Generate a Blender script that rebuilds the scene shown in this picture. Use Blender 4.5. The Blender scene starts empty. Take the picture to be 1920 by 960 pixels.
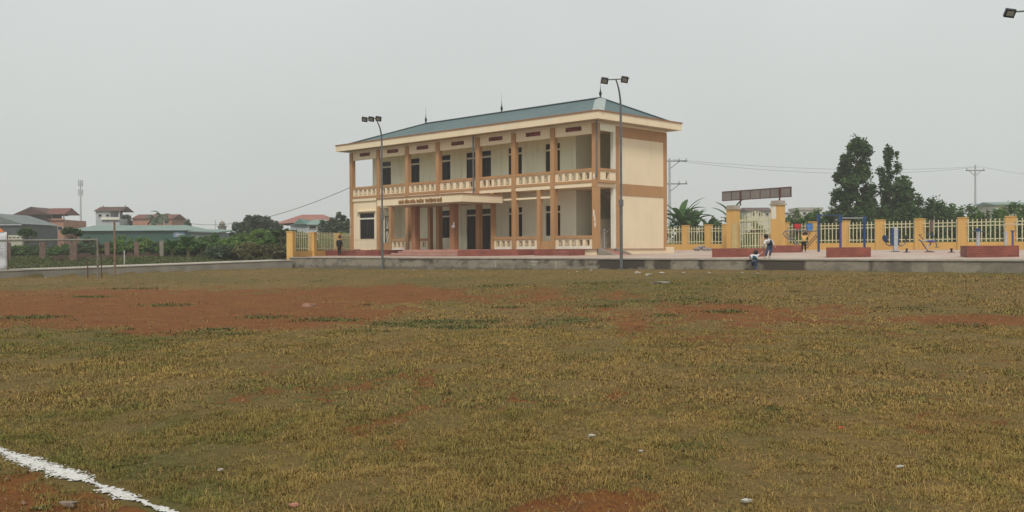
import bpy, math, random
import numpy as np
from mathutils import Vector, Matrix
random.seed(7); np.random.seed(7)
R=math.radians
sc=bpy.context.scene
col=sc.collection
# ------------------------------------------------------------------ camera
F=1797.0                       # focal length in pixels of the 1920 wide photograph
EYE=1.5
cam=bpy.data.objects.new('camera',bpy.data.cameras.new('camera')); col.objects.link(cam)
cam.data.sensor_width=36; cam.data.lens=F/1920*36
cam.data.clip_start=.1; cam.data.clip_end=6000
cam.location=(0,0,EYE)
cam.matrix_world=Matrix.Translation((0,0,EYE))@Matrix.Rotation(R(90)-math.atan(12/F),4,'X')@Matrix.Rotation(-0.005,4,'Z')
sc.camera=cam
# ------------------------------------------------------------------ sky and sun
w=bpy.data.worlds.new('World'); sc.world=w; w.use_nodes=True
nt=w.node_tree; nt.nodes.clear()
out=nt.nodes.new('ShaderNodeOutputWorld'); bg=nt.nodes.new('ShaderNodeBackground')
sky=nt.nodes.new('ShaderNodeTexSky'); sky.sky_type='NISHITA'; sky.sun_disc=False
SUN_EL,SUN_AZ=R(52),R(185)      # azimuth clockwise from +Y : the sun is behind the camera
sky.sun_elevation=SUN_EL; sky.sun_rotation=SUN_AZ; sky.dust_density=4; sky.air_density=1.5
mix=nt.nodes.new('ShaderNodeMix'); mix.data_type='RGBA'; mix.inputs[0].default_value=.95
tc=nt.nodes.new('ShaderNodeTexCoord'); sep=nt.nodes.new('ShaderNodeSeparateXYZ')
mr=nt.nodes.new('ShaderNodeMapRange'); mr.inputs[1].default_value=0; mr.inputs[2].default_value=.35
cl=nt.nodes.new('ShaderNodeMix'); cl.data_type='RGBA'
nz=nt.nodes.new('ShaderNodeTexNoise'); nz.inputs['Scale'].default_value=2.4; nz.inputs['Detail'].default_value=3
cl.inputs[6].default_value=(5.0,5.2,5.05,1); cl.inputs[7].default_value=(6.3,6.6,6.45,1)
mx=nt.nodes.new('ShaderNodeMath'); mx.operation='MULTIPLY_ADD'; mx.inputs[1].default_value=.9; mx.inputs[2].default_value=-.42
ad=nt.nodes.new('ShaderNodeMath'); ad.operation='ADD'; ad.use_clamp=True
L=nt.links.new
L(tc.outputs['Generated'],sep.inputs[0]); L(sep.outputs[2],mr.inputs[0]); L(tc.outputs['Generated'],nz.inputs['Vector'])
L(nz.outputs[0],mx.inputs[0]); L(mx.outputs[0],ad.inputs[0]); L(mr.outputs[0],ad.inputs[1]); L(ad.outputs[0],cl.inputs[0])
L(sky.outputs[0],mix.inputs[6]); L(cl.outputs[2],mix.inputs[7]); L(mix.outputs[2],bg.inputs[0]); bg.inputs[1].default_value=.102
L(bg.outputs[0],out.inputs[0])
sl=bpy.data.lights.new('sun','SUN'); sl.energy=2.1; sl.angle=R(13); sl.color=(1,.95,.88)
so=bpy.data.objects.new('sun',sl); col.objects.link(so); so.location=(0,-20,60)
sd=Vector((math.sin(SUN_AZ)*math.cos(SUN_EL),math.cos(SUN_AZ)*math.cos(SUN_EL),math.sin(SUN_EL)))
so.rotation_euler=sd.to_track_quat('Z','Y').to_euler()
sc.view_settings.view_transform='Standard'; sc.view_settings.look='None'
sc.view_settings.gamma=1; sc.view_settings.use_curve_mapping=False; sc.view_settings.exposure=.14
sc.cycles.volume_bounces=1; sc.cycles.max_bounces=6
# ------------------------------------------------------------------ helpers
def H(x): return 468+.005*(960-x)
def W(x,y,Y):                  # photograph pixel at a known depth -> point of the place
    return Vector(((x-960)/F*Y,Y,EYE+(H(x)-y)/F*Y))
A=np.array((-.7135,.7006)); N=np.array((.7006,.7135))     # along the facade, into the building
def sq(X,Y): return X*A[0]+Y*A[1], X*N[0]+Y*N[1]
def ss(t): t=np.clip(t,0,1); return t*t*(3-2*t)
C0=np.array((-14.9,65.)); LD=np.array((.785,.619)); LM=np.array((-.619,.785))
def ground_z(X,Y):
    X=np.asarray(X,float); Y=np.asarray(Y,float)
    s,q=sq(X,Y); dl=(X-C0[0])*LM[0]+(Y-C0[1])*LM[1]
    t=ss((q-16)/20.3)
    f=.59*t*(1-.45*ss((s-18)/34))
    beyond=np.where(dl>=0.12, .35+.55*ss(dl/16), .45)
    far=(np.hypot(X,Y)>110)
    o=np.where((dl<.12)&(q<36.45),f,beyond)
    return np.where(far&(q>36),.85,o)
def plat_z(X,Y): return 1.05+.012*(X*N[0]+Y*N[1]-36.3)
def phit(x,y):                 # pixel -> point on the paving
    k=(x-960)/F; g=(y-H(x))/F
    D=(EYE-1.05+.012*36.3)/(g+.012*(k*N[0]+N[1]))
    return Vector((k*D,D,plat_z(k*D,D)))
def tag(o,label=None,cat=None,group=None,kind=None):
    if label: o['label']=label
    if cat: o['category']=cat
    if group: o['group']=group
    if kind: o['kind']=kind
    return o
def empty(name,loc,rz=0,**k):
    o=bpy.data.objects.new(name,None); col.objects.link(o); o.location=loc; o.rotation_euler=(0,0,rz); o.empty_display_size=.3
    return tag(o,**k)
class MB:
    def __init__(s): s.v=[]; s.f=[]
    def add(s,vs,fs):
        n=len(s.v); s.v+= [tuple(p) for p in vs]; s.f+=[tuple(i+n for i in f) for f in fs]; return s
    def box(s,x0,x1,y0,y1,z0,z1,M=None):
        vs=[Vector((x,y,z)) for x in (x0,x1) for y in (y0,y1) for z in (z0,z1)]
        if M is not None: vs=[M@v for v in vs]
        fs=[(0,1,3,2),(4,6,7,5),(0,4,5,1),(2,3,7,6),(0,2,6,4),(1,5,7,3)]
        if (x1-x0)*(y1-y0)*(z1-z0)<0: fs=[f[::-1] for f in fs]
        return s.add(vs,fs)
    def tube(s,pts,r,n=8,cap=True):
        pts=[Vector(p) for p in pts]; rr=r if isinstance(r,(list,tuple)) else [r]*len(pts)
        rings=[]; up=None
        for i,p in enumerate(pts):
            d=(pts[min(i+1,len(pts)-1)]-pts[max(i-1,0)]).normalized()
            if up is None: up=Vector((0,0,1)) if abs(d.z)<.9 else Vector((1,0,0))
            a=d.cross(up)
            if a.length<1e-3: a=d.cross(Vector((0,1,0)))
            a.normalize(); b=a.cross(d).normalized(); up=b
            rings.append([p+rr[i]*(math.cos(2*math.pi*k/n)*a+math.sin(2*math.pi*k/n)*b) for k in range(n)])
        vs=[v for g in rings for v in g]; fs=[]
        for i in range(len(pts)-1):
            for k in range(n):
                k2=(k+1)%n; fs.append((i*n+k,i*n+k2,(i+1)*n+k2,(i+1)*n+k))
        if cap: fs.append(tuple(range(n))[::-1]); fs.append(tuple((len(pts)-1)*n+k for k in range(n)))
        return s.add(vs,fs)
    def lathe(s,prof,c=(0,0,0),n=12):
        vs=[];fs=[]
        for r,z in prof:
            for k in range(n): vs.append((c[0]+r*math.cos(2*math.pi*k/n),c[1]+r*math.sin(2*math.pi*k/n),c[2]+z))
        for i in range(len(prof)-1):
            for k in range(n):
                k2=(k+1)%n; fs.append((i*n+k,i*n+k2,(i+1)*n+k2,(i+1)*n+k))
        fs.append(tuple(range(n))[::-1]); fs.append(tuple((len(prof)-1)*n+k for k in range(n)))
        return s.add(vs,fs)
    def prism(s,poly,z0,z1):
        n=len(poly); vs=[(p[0],p[1],(p[2] if len(p)>2 else 0)+z0) for p in poly]+[(p[0],p[1],(p[2] if len(p)>2 else 0)+z1) for p in poly]
        fs=[tuple(range(n))[::-1],tuple(range(n,2*n))]+[(i,(i+1)%n,n+(i+1)%n,n+i) for i in range(n)]
        return s.add(vs,fs)
    def build(s,name,m,parent=None,loc=None,smooth=False,rz=None):
        me=bpy.data.meshes.new(name); me.from_pydata(s.v,[],s.f); me.update()
        if m: me.materials.append(m)
        if smooth: me.shade_smooth()
        o=bpy.data.objects.new(name,me); col.objects.link(o)
        if parent: o.parent=parent
        if loc is not None: o.location=loc
        if rz is not None: o.rotation_euler=(0,0,rz)
        return o
def npmesh(name,V,Fc,k,m,parent=None,colors=None,mats=None):
    """V (n,3), Fc (m,k) faces"""
    me=bpy.data.meshes.new(name); me.vertices.add(len(V)); me.vertices.foreach_set('co',np.ascontiguousarray(V,np.float32).ravel())
    nf=len(Fc); me.loops.add(nf*k); me.loops.foreach_set('vertex_index',np.ascontiguousarray(Fc,np.int32).ravel())
    me.polygons.add(nf); me.polygons.foreach_set('loop_start',np.arange(0,nf*k,k,dtype=np.int32))
    me.polygons.foreach_set('loop_total',np.full(nf,k,np.int32))
    if colors is not None:
        ca=me.color_attributes.new('tint','FLOAT_COLOR','POINT'); ca.data.foreach_set('color',np.ascontiguousarray(colors,np.float32).ravel())
    me.update(calc_edges=True); me.validate()
    me.materials.append(m)
    o=bpy.data.objects.new(name,me); col.objects.link(o)
    if parent: o.parent=parent
    return o
def copy_tree(o,parent=None):
    c=o.copy(); col.objects.link(c); c.parent=parent
    for ch in list(o.children): copy_tree(ch,c)
    return c
# ------------------------------------------------------------------ materials
def mat(name,c1,c2=None,scale=3.,rough=.85,bump=0.,bscale=None,metal=0.,detail=5,stretch=(1,1,1),spec=.3,lo=.35,hi=.65):
    m=bpy.data.materials.new(name); m.use_nodes=True; t=m.node_tree; b=t.nodes['Principled BSDF']
    b.inputs['Roughness'].default_value=rough; b.inputs['Metallic'].default_value=metal; b.inputs['Specular IOR Level'].default_value=spec
    b.inputs['Base Color'].default_value=(*c1,1)
    if c2 or bump:
        tc=t.nodes.new('ShaderNodeTexCoord'); mp=t.nodes.new('ShaderNodeMapping'); mp.inputs['Scale'].default_value=stretch
        t.links.new(tc.outputs['Object'],mp.inputs[0])
    if c2:
        n=t.nodes.new('ShaderNodeTexNoise'); n.inputs['Scale'].default_value=scale; n.inputs['Detail'].default_value=detail; n.inputs['Roughness'].default_value=.6
        r=t.nodes.new('ShaderNodeMapRange'); r.inputs[1].default_value=lo; r.inputs[2].default_value=hi
        x=t.nodes.new('ShaderNodeMix'); x.data_type='RGBA'; x.inputs[6].default_value=(*c1,1); x.inputs[7].default_value=(*c2,1)
        t.links.new(mp.outputs[0],n.inputs['Vector']); t.links.new(n.outputs[0],r.inputs[0]); t.links.new(r.outputs[0],x.inputs[0]); t.links.new(x.outputs[2],b.inputs['Base Color'])
    if bump:
        n2=t.nodes.new('ShaderNodeTexNoise'); n2.inputs['Scale'].default_value=bscale or scale*4; n2.inputs['Detail'].default_value=4
        bp=t.nodes.new('ShaderNodeBump'); bp.inputs['Strength'].default_value=bump; bp.inputs['Distance'].default_value=.05
        t.links.new(mp.outputs[0],n2.inputs['Vector']); t.links.new(n2.outputs[0],bp.inputs['Height']); t.links.new(bp.outputs[0],b.inputs['Normal'])
    return m
def paint(name,c,dirt=.82,scale=.6):
    m=mat(name,c,tuple(x*dirt for x in c),scale=scale,rough=.8,bump=.08,bscale=8,stretch=(1,1,.6))
    t=m.node_tree; b=t.nodes['Principled BSDF']; src=b.inputs['Base Color'].links[0].from_socket
    tc=[n for n in t.nodes if n.type=='TEX_COORD'][0]; mp=t.nodes.new('ShaderNodeMapping'); mp.inputs['Scale'].default_value=(3.5,3.5,.32); n=t.nodes.new('ShaderNodeTexNoise'); n.inputs['Scale'].default_value=1; n.inputs['Detail'].default_value=6; n.inputs['Roughness'].default_value=.65
    t.links.new(tc.outputs['Object'],mp.inputs[0]); t.links.new(mp.outputs[0],n.inputs[0]); r=t.nodes.new('ShaderNodeMapRange'); r.inputs[1].default_value=.52; r.inputs[2].default_value=.78; r.inputs[3].default_value=0; r.inputs[4].default_value=(.14 if 'cream' in name else .4)
    x=t.nodes.new('ShaderNodeMix'); x.data_type='RGBA'; x.inputs[7].default_value=(c[0]*.5,c[1]*.5,c[2]*.5,1); t.links.new(n.outputs[0],r.inputs[0]); t.links.new(r.outputs[0],x.inputs[0]); t.links.new(src,x.inputs[6]); t.links.new(x.outputs[2],b.inputs['Base Color'])
    return m
def leafmat(name,cols,rough=.6,trans=.25):
    m=bpy.data.materials.new(name); m.use_nodes=True; t=m.node_tree; b=t.nodes['Principled BSDF']
    b.inputs['Roughness'].default_value=rough; b.inputs['Specular IOR Level'].default_value=.25
    g=t.nodes.new('ShaderNodeNewGeometry'); cr=t.nodes.new('ShaderNodeValToRGB'); cr.color_ramp.interpolation='LINEAR'
    els=cr.color_ramp.elements
    for i,c in enumerate(cols):
        e=els[i] if i<2 else els.new(.5)
        e.color=(*c,1)
    for i in range(len(cols)): els[i].position=i/(len(cols)-1)
    for i,c in enumerate(cols): els[i].color=(*c,1)
    t.links.new(g.outputs['Random Per Island'],cr.inputs[0]); t.links.new(cr.outputs[0],b.inputs['Base Color'])
    tr=t.nodes.new('ShaderNodeBsdfTranslucent'); t.links.new(cr.outputs[0],tr.inputs[0])
    ms=t.nodes.new('ShaderNodeMixShader'); ms.inputs[0].default_value=trans
    t.links.new(b.outputs[0],ms.inputs[1]); t.links.new(tr.outputs[0],ms.inputs[2]); t.links.new(ms.outputs[0],t.nodes['Material Output'].inputs[0])
    return m
def brickmat(name,c1,c2,mortar,scale=1,bw=.22,bh=.07,ms=.012):
    m=bpy.data.materials.new(name); m.use_nodes=True; t=m.node_tree; b=t.nodes['Principled BSDF']; b.inputs['Roughness'].default_value=.75
    tc=t.nodes.new('ShaderNodeTexCoord'); sp=t.nodes.new('ShaderNodeSeparateXYZ'); cb=t.nodes.new('ShaderNodeCombineXYZ'); a=t.nodes.new('ShaderNodeMath')
    t.links.new(tc.outputs['Object'],sp.inputs[0]); t.links.new(sp.outputs[0],a.inputs[0]); t.links.new(sp.outputs[1],a.inputs[1])
    t.links.new(a.outputs[0],cb.inputs[0]); t.links.new(sp.outputs[2],cb.inputs[1])
    br=t.nodes.new('ShaderNodeTexBrick'); br.inputs['Color1'].default_value=(*c1,1); br.inputs['Color2'].default_value=(*c2,1); br.inputs['Mortar'].default_value=(*mortar,1)
    br.inputs['Scale'].default_value=scale; br.inputs['Brick Width'].default_value=bw; br.inputs['Row Height'].default_value=bh; br.inputs['Mortar Size'].default_value=ms
    nz=t.nodes.new('ShaderNodeTexNoise'); nz.inputs['Scale'].default_value=1.3; nz.inputs['Detail'].default_value=5
    mx=t.nodes.new('ShaderNodeMix'); mx.data_type='RGBA'; mx.blend_type='MULTIPLY'; mr=t.nodes.new('ShaderNodeMapRange'); mr.inputs[1].default_value=.3;mr.inputs[2].default_value=.7;mr.inputs[3].default_value=.75;mr.inputs[4].default_value=1.15
    mx.inputs[0].default_value=1
    t.links.new(tc.outputs['Object'],nz.inputs['Vector']); t.links.new(nz.outputs[0],mr.inputs[0]); t.links.new(cb.outputs[0],br.inputs['Vector'])
    t.links.new(br.outputs[0],mx.inputs[6]); t.links.new(mr.outputs[0],mx.inputs[7]); t.links.new(mx.outputs[2],b.inputs['Base Color'])
    return m
CREAM=paint('cream_paint',(.79,.66,.46),.93); PALE=paint('pale_wall_paint',(.83,.84,.67),.92); WHITE=paint('white_trim_paint',(.74,.72,.62),.85)
BROWN=paint('brown_paint',(.44,.245,.115),.88); DBROWN=paint('dark_brown_paint',(.33,.155,.08),.85)
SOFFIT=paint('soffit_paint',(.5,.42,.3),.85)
OCHRE=paint('ochre_fence_paint',(.66,.40,.13),.86); PICKET=mat('cream_metal_paint',(.66,.62,.40),(.5,.46,.3),6,.5)
ROOF=None
GLASS=mat('dark_window_glass',(.012,.012,.012),None,rough=.12,spec=.15); FRAME=mat('dark_window_frame',(.035,.025,.02),None,rough=.5)
DWOOD=mat('dark_door_wood',(.03,.018,.012),(.05,.03,.02),4,.5)
GRILLE=mat('white_iron_grille',(.45,.45,.42),None,rough=.5); VENT=None
REDTILE=brickmat('red_tile_cladding',(.23,.055,.035),(.17,.04,.028),(.27,.1,.075),1,.24,.085,.008)
STEPM=mat('pink_red_step_tile',(.46,.25,.20),(.36,.17,.13),1.5,.6,.1)
CONC=mat('old_concrete',(.27,.245,.20),(.16,.145,.115),1.2,.9,.3,12)
CAPC=mat('pale_concrete',(.42,.38,.32),(.30,.27,.22),1.5,.9,.2)
STEEL=mat('galvanised_steel',(.16,.17,.17),(.10,.105,.11),3,.5,metal=.3); BLACK=mat('black_metal',(.012,.012,.016),None,rough=.45)
LENS=mat('lamp_glass',(.30,.29,.26),None,rough=.25)
BLUE=mat('blue_paint',(.02,.06,.16),(.015,.04,.11),5,.45); PURPLE=mat('violet_blue_paint',(.08,.065,.19),None,rough=.45)
LGREY=mat('light_grey_paint',(.45,.46,.47),(.33,.34,.35),5,.5); RUST=mat('rusty_steel',(.13,.06,.04),(.07,.04,.03),6,.9)
MAROON=mat('maroon_steel',(.10,.03,.03),None,rough=.5); SIGNG=mat('grey_sign_back',(.22,.20,.185),(.18,.165,.15),1,.6)
BARK=mat('bark',(.12,.09,.065),(.07,.055,.04),5,.95,.5,15)
REDBRICK=brickmat('bare_red_brick',(.20,.085,.055),(.13,.06,.045),(.20,.17,.14),1,.22,.08,.014)
WOODP=mat('weathered_wood',(.16,.135,.10),(.10,.085,.065),6,.9)
# corrugated roof: ribs as bump running down the slope
def ribbed(name,c,c2,per=6.):
    m=mat(name,c,c2,.5,.55,spec=.3); t=m.node_tree; b=t.nodes['Principled BSDF']
    tc=t.nodes.new('ShaderNodeTexCoord'); wv=t.nodes.new('ShaderNodeTexWave'); wv.inputs['Scale'].default_value=per; wv.bands_direction='X'
    bp=t.nodes.new('ShaderNodeBump'); bp.inputs['Strength'].default_value=.35; bp.inputs['Distance'].default_value=.04
    t.links.new(tc.outputs['Object'],wv.inputs['Vector']); t.links.new(wv.outputs[0],bp.inputs['Height']); t.links.new(bp.outputs[0],b.inputs['Normal'])
    return m
ROOF=ribbed('green_steel_roof',(.088,.138,.138),(.07,.112,.115)); 
VENT=mat('terracotta_breeze_block',(.22,.05,.035),(.07,.018,.014),9,.85,.8,9,detail=1,lo=.45,hi=.55)
# ------------------------------------------------------------------ numpy noise
_perm=np.random.RandomState(3).rand(512,512)
def vnoise(x,y):
    xi=np.floor(x).astype(int); yi=np.floor(y).astype(int); fx=x-xi; fy=y-yi
    fx=fx*fx*(3-2*fx); fy=fy*fy*(3-2*fy); g=lambda a,b:_perm[a%512,b%512]
    return (g(xi,yi)*(1-fx)+g(xi+1,yi)*fx)*(1-fy)+(g(xi,yi+1)*(1-fx)+g(xi+1,yi+1)*fx)*fy
def fbm(x,y,o=4):
    s=0;a=.5;t=0
    for i in range(o): s=s+a*vnoise(x*2**i+17*i,y*2**i+31*i); t+=a; a*=.5
    return s/t
def blob(px,py,cx,cy,rx,ry): return np.clip(1-((px-cx)/rx)**2-((py-cy)/ry)**2,-1.5,1)
def cover(X,Y):
    """returns bare-soil amount 0..1 and greenness 0..1 for points of the field"""
    z=ground_z(X,Y); px=960+F*X/Y; py=468+.005*(960-px)+F*(EYE-z)/np.maximum(Y,1)
    n=fbm(X*.9+5,Y*.5+9,5); n2=fbm(X*3+50,Y*2.2,4); nl=fbm(X*.25+80,Y*.18,3)
    b=np.maximum.reduce([1.5*blob(px,py,330,580,560,50),1.5*blob(px,py,0,578,400,42),1.3*blob(px,py,690,552,260,22),1.3*blob(px,py,340,605,240,30),
        1.5*blob(px,py,1850,600,260,15), .58*blob(px,py,1350,600,520,44),.55*blob(px,py,1050,560,260,26),
        .8*blob(px,py,1130,945,210,52),.25*blob(px,py,900,745,420,110),.22*blob(px,py,1700,735,300,60)])
    lineside=(py-(846+px*.375))                      # below the white line in the near left corner
    b=np.maximum(b,np.where((px<420)&(lineside>14),np.clip(.45+lineside/160,0,.9),-1))
    n3=fbm(X*9+3,Y*8,3); bare=ss((b*1.0+(n-.5)*1.5+(n2-.5)*1.2+(n3-.5)*.8-.06)/.9)
    green=ss((nl-.42)/.25)*.5+ .5*ss((n2-.45)/.25)
    g2=np.maximum.reduce([blob(px,py,800,607,190,11),blob(px,py,640,597,26,5),blob(px,py,1050,600,90,12),blob(px,py,1450,770,30,8),blob(px,py,90,870,700,190)*.4,
        blob(px,py,200,625,120,8)*.7,blob(px,py,1180,565,200,8)*.6])
    return bare,green,g2,px,py
# ------------------------------------------------------------------ ground sheet
def build_ground():
    ang=np.linspace(R(-80),R(80),700); 
    r=np.concatenate([np.geomspace(1.2,95,620),np.geomspace(98,3500,50)])
    RR,AA=np.meshgrid(r,ang,indexing='ij'); X=RR*np.sin(AA); Y=RR*np.cos(AA)
    Ys=np.maximum(Y,.5)
    bare,green,g2,px,py=cover(X,Ys)
    z=ground_z(X,Y)+(fbm(X*1.3,Y*1.3,3)-.5)*.05+(fbm(X*9,Y*9,2)-.5)*.018*(RR<40)-bare*.012
    V=np.stack([X,Y,z],-1).reshape(-1,3)
    nr,na=X.shape; idx=np.arange(nr*na).reshape(nr,na)
    Fc=np.stack([idx[:-1,:-1],idx[:-1,1:],idx[1:,1:],idx[1:,:-1]],-1).reshape(-1,4)[:,::-1]
    s,q=sq(X,Y); dl=(X-C0[0])*LM[0]+(Y-C0[1])*LM[1]
    outside=((dl>.1)|(q>36.4)).astype(float)
    Cc=np.stack([bare,green,outside,np.ones_like(bare)],-1).reshape(-1,4)
    m=bpy.data.materials.new('field_soil_and_turf'); m.use_nodes=True; t=m.node_tree; b=t.nodes['Principled BSDF']; b.inputs['Roughness'].default_value=.95; b.inputs['Specular IOR Level'].default_value=.1
    at=t.nodes.new('ShaderNodeAttribute'); at.attribute_name='tint'; sp=t.nodes.new('ShaderNodeSeparateColor'); t.links.new(at.outputs['Color'],sp.inputs[0])
    tc=t.nodes.new('ShaderNodeTexCoord')
    def noise(s,d=6,ro=.65):
        n=t.nodes.new('ShaderNodeTexNoise'); n.inputs['Scale'].default_value=s; n.inputs['Detail'].default_value=d; n.inputs['Roughness'].default_value=ro; t.links.new(tc.outputs['Object'],n.inputs['Vector']); return n
    def mixc(f,a,bb):
        x=t.nodes.new('ShaderNodeMix'); x.data_type='RGBA'
        if f is not None: t.links.new(f,x.inputs[0])
        for v,i in ((a,6),(bb,7)):
            if isinstance(v,tuple): x.inputs[i].default_value=(*v,1)
            else: t.links.new(v,x.inputs[i])
        return x.outputs[2]
    def rng(o,a,bb):
        r_=t.nodes.new('ShaderNodeMapRange'); r_.inputs[1].default_value=a; r_.inputs[2].default_value=bb; t.links.new(o,r_.inputs[0]); return r_.outputs[0]
    nA=noise(1.1); nB=noise(11,9,.75); nC=noise(60,6,.75); nD=noise(5,7,.7)
    soil=mixc(rng(nA.outputs[0],.35,.65),(.195,.078,.022),(.135,.053,.016)); soil=mixc(rng(nD.outputs[0],.5,.7),soil,(.13,.055,.024)); soil=mixc(rng(noise(28,6,.7).outputs[0],.54,.62),soil,(.085,.035,.018)); soil=mixc(rng(nC.outputs[0],.55,.7),soil,(.24,.105,.035))
    turf=mixc(rng(nB.outputs[0],.38,.62),(.155,.094,.032),(.075,.058,.020)); turf=mixc(rng(nC.outputs[0],.42,.68),turf,(.22,.145,.055))
    tg=mixc(rng(nB.outputs[0],.4,.6),(.05,.052,.016),(.12,.105,.034))
    tg2=t.nodes.new('ShaderNodeMath'); tg2.operation='MULTIPLY'; tg2.inputs[1].default_value=.8; t.links.new(sp.outputs[1],tg2.inputs[0])
    turf=mixc(tg2.outputs[0],turf,tg)
    a=t.nodes.new('ShaderNodeMath'); a.operation='MULTIPLY_ADD'; t.links.new(nB.outputs[0],a.inputs[0]); a.inputs[1].default_value=1.7; a.inputs[2].default_value=-.85
    a2=t.nodes.new('ShaderNodeMath'); a2.operation='ADD'; a2.use_clamp=True; t.links.new(a.outputs[0],a2.inputs[0]); t.links.new(sp.outputs[0],a2.inputs[1])
    c=mixc(rng(a2.outputs[0],.35,.65),turf,soil)
    wild=mixc(rng(noise(.5).outputs[0],.4,.6),(.06,.075,.025),(.11,.10,.05))
    c=mixc(sp.outputs[2],c,wild); t.links.new(c,b.inputs['Base Color'])
    bp=t.nodes.new('ShaderNodeBump'); bp.inputs['Strength'].default_value=.8; bp.inputs['Distance'].default_value=.03; t.links.new(nB.outputs[0],bp.inputs['Height']); t.links.new(bp.outputs[0],b.inputs['Normal'])
    o=npmesh('ground',V,Fc,4,m,colors=Cc); o.data.shade_smooth(); tag(o,kind='structure')
build_ground()
# ------------------------------------------------------------------ grass of the field
GR=bpy.data.materials.new('grass_blades'); GR.use_nodes=True
_t=GR.node_tree; _b=_t.nodes['Principled BSDF']; _b.inputs['Roughness'].default_value=.8; _b.inputs['Specular IOR Level'].default_value=.1
_a=_t.nodes.new('ShaderNodeAttribute'); _a.attribute_name='tint'; _t.links.new(_a.outputs['Color'],_b.inputs['Base Color'])
LINE_A=np.array((-3.859,7.223)); LINE_B=np.array((-2.299,5.779))
def line_dist(X,Y):
    d=(LINE_B-LINE_A)/np.linalg.norm(LINE_B-LINE_A); n=np.array((-d[1],d[0]))
    return (X-LINE_A[0])*n[0]+(Y-LINE_A[1])*n[1],(X-LINE_A[0])*d[0]+(Y-LINE_A[1])*d[1]
def line_w(t): return .068*(1+.22*np.sin(t*2.6-.6))*np.where((t>1.42)&(t<1.72),.45,1)*np.where(t>2.1,.42,1)*np.where(t<.25,.75,1)
def build_grass():
    rs=np.random.RandomState(11); Xs=[];Ys=[];Hs=[];Wd=[]
    for (y0,y1,n,h,wd) in ((3.2,9,430000,.034,.0019),(9,18,340000,.036,.0040),(18,34,200000,.040,.0085),(34,75,140000,.026,.016)):
        Y=np.sqrt(rs.uniform(y0*y0,y1*y1,n)); X=Y*rs.uniform(-.66,.66,n)
        Xs.append(X);Ys.append(Y);Hs.append(np.full(n,h));Wd.append(np.full(n,wd))
    X=np.concatenate(Xs);Y=np.concatenate(Ys);h=np.concatenate(Hs);wd=np.concatenate(Wd)
    bare,green,g2,px,py=cover(X,Y); s,q=sq(X,Y); dl=(X-C0[0])*LM[0]+(Y-C0[1])*LM[1]
    keep=(q<36.1)&(dl<-.2)&(rs.rand(len(X))>bare*.93)
    cl=.55*fbm(X*9,Y*8,3)+.45*fbm(X*2.1+7,Y*1.8,3); keep&=(rs.rand(len(X))<ss((cl-.30)/.25)*.8+.2)
    dense=g2>-.2
    X,Y,h,wd,bare,green,g2,cl=[v[keep] for v in (X,Y,h,wd,bare,green,g2,cl)]
    # thick dark tufts
    T=[(x,y,9) for x,y in ((600,597),(640,598),(722,606),(748,609),(800,604),(835,600),(858,611),(885,611),(820,612),(905,600),(1000,612),(1028,607),(1060,600),(1085,598),(1448,770),(1436,771),(310,570),(40,593),(500,592),(640,620),(700,618),(1365,573),(1355,585),(1710,586),(1240,590),(360,622),(410,615),(440,624),(930,545),(955,575),(1120,575),(1300,568),(1802,611),(1300,830),(1400,690),(1110,545),(250,540),(170,555),(80,592))]
    for k in range(40):
        y_=540+ (960-540)*rs.rand()**1.5; T.append((rs.uniform(-40,1960),y_,1.6))
    tx=[];ty=[];th=[];tw=[]
    for x,y,sz in T:
        D=(EYE-.03)*F/(y-H(x)); cx=(x-960)/F*D; n=int(34*sz)
        rr=rs.normal(0,1,(n,2))*np.array((.16,.13))*(sz/5)*(.6+.5*rs.rand())*(D/25+.35)
        tx.append(cx+rr[:,0]); ty.append(D+rr[:,1]); th.append(np.full(n,.03+.03*sz/9)*(D/40+.4)); tw.append(np.full(n,.003+D*.00035))
    nt_=sum(map(len,tx)); 
    tX=np.concatenate(tx);tY=np.concatenate(ty)
    X=np.concatenate([X,tX]);Y=np.concatenate([Y,tY]);h=np.concatenate([h]+[np.concatenate(th)]);wd=np.concatenate([wd]+[np.concatenate(tw)])
    bare=np.concatenate([bare,np.zeros(nt_)]);green=np.concatenate([green,np.full(nt_,.9)]);g2=np.concatenate([g2,np.full(nt_,1.)]);cl=np.concatenate([cl,np.full(nt_,.5)])
    ok=(X*N[0]+Y*N[1]<36.1); X,Y,h,wd,bare,green,g2,cl=[v[ok] for v in (X,Y,h,wd,bare,green,g2,cl)]
    ns=52000; sy=np.sqrt(rs.uniform(3.4**2,13**2,ns)); sx=sy*rs.uniform(-.62,.62,ns); sb,sg,s2,_,_=cover(sx,sy); cl2=fbm(sx*2.2+9,sy*2,3); kk=(rs.rand(ns)>sb*.8)&(rs.rand(ns)<ss((cl2-.3)/.35)); sx,sy,sb,sg=sx[kk],sy[kk],sb[kk],sg[kk]; ns=len(sx)
    X=np.concatenate([X,sx]);Y=np.concatenate([Y,sy]);h=np.concatenate([h,np.full(ns,.075)]);wd=np.concatenate([wd,np.full(ns,.0017)]);bare=np.concatenate([bare,sb*.3]);green=np.concatenate([green,sg]);g2=np.concatenate([g2,np.full(ns,-1.)]);cl=np.concatenate([cl,np.full(ns,.5)])
    n=len(X); z=ground_z(X,Y)
    LDn,_=line_dist(X,Y); an=rs.uniform(0,2*math.pi,n); ln=np.where((np.abs(LDn)<.14)&(Y<12),.22,1)*(1-.45*bare)*h*rs.uniform(.5,1.6,n)*(.65+.9*ss((cl-.4)/.35)); tilt=np.where(rs.rand(n)<.75,rs.uniform(1.0,1.5,n),rs.uniform(.3,1.1,n))
    wn=np.clip((36.3-(X*N[0]+Y*N[1]))/2.5,.35,1); ln=ln*wn; dx=np.cos(an);dy=np.sin(an); bx=-dy*wd;by=dx*wd
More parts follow.
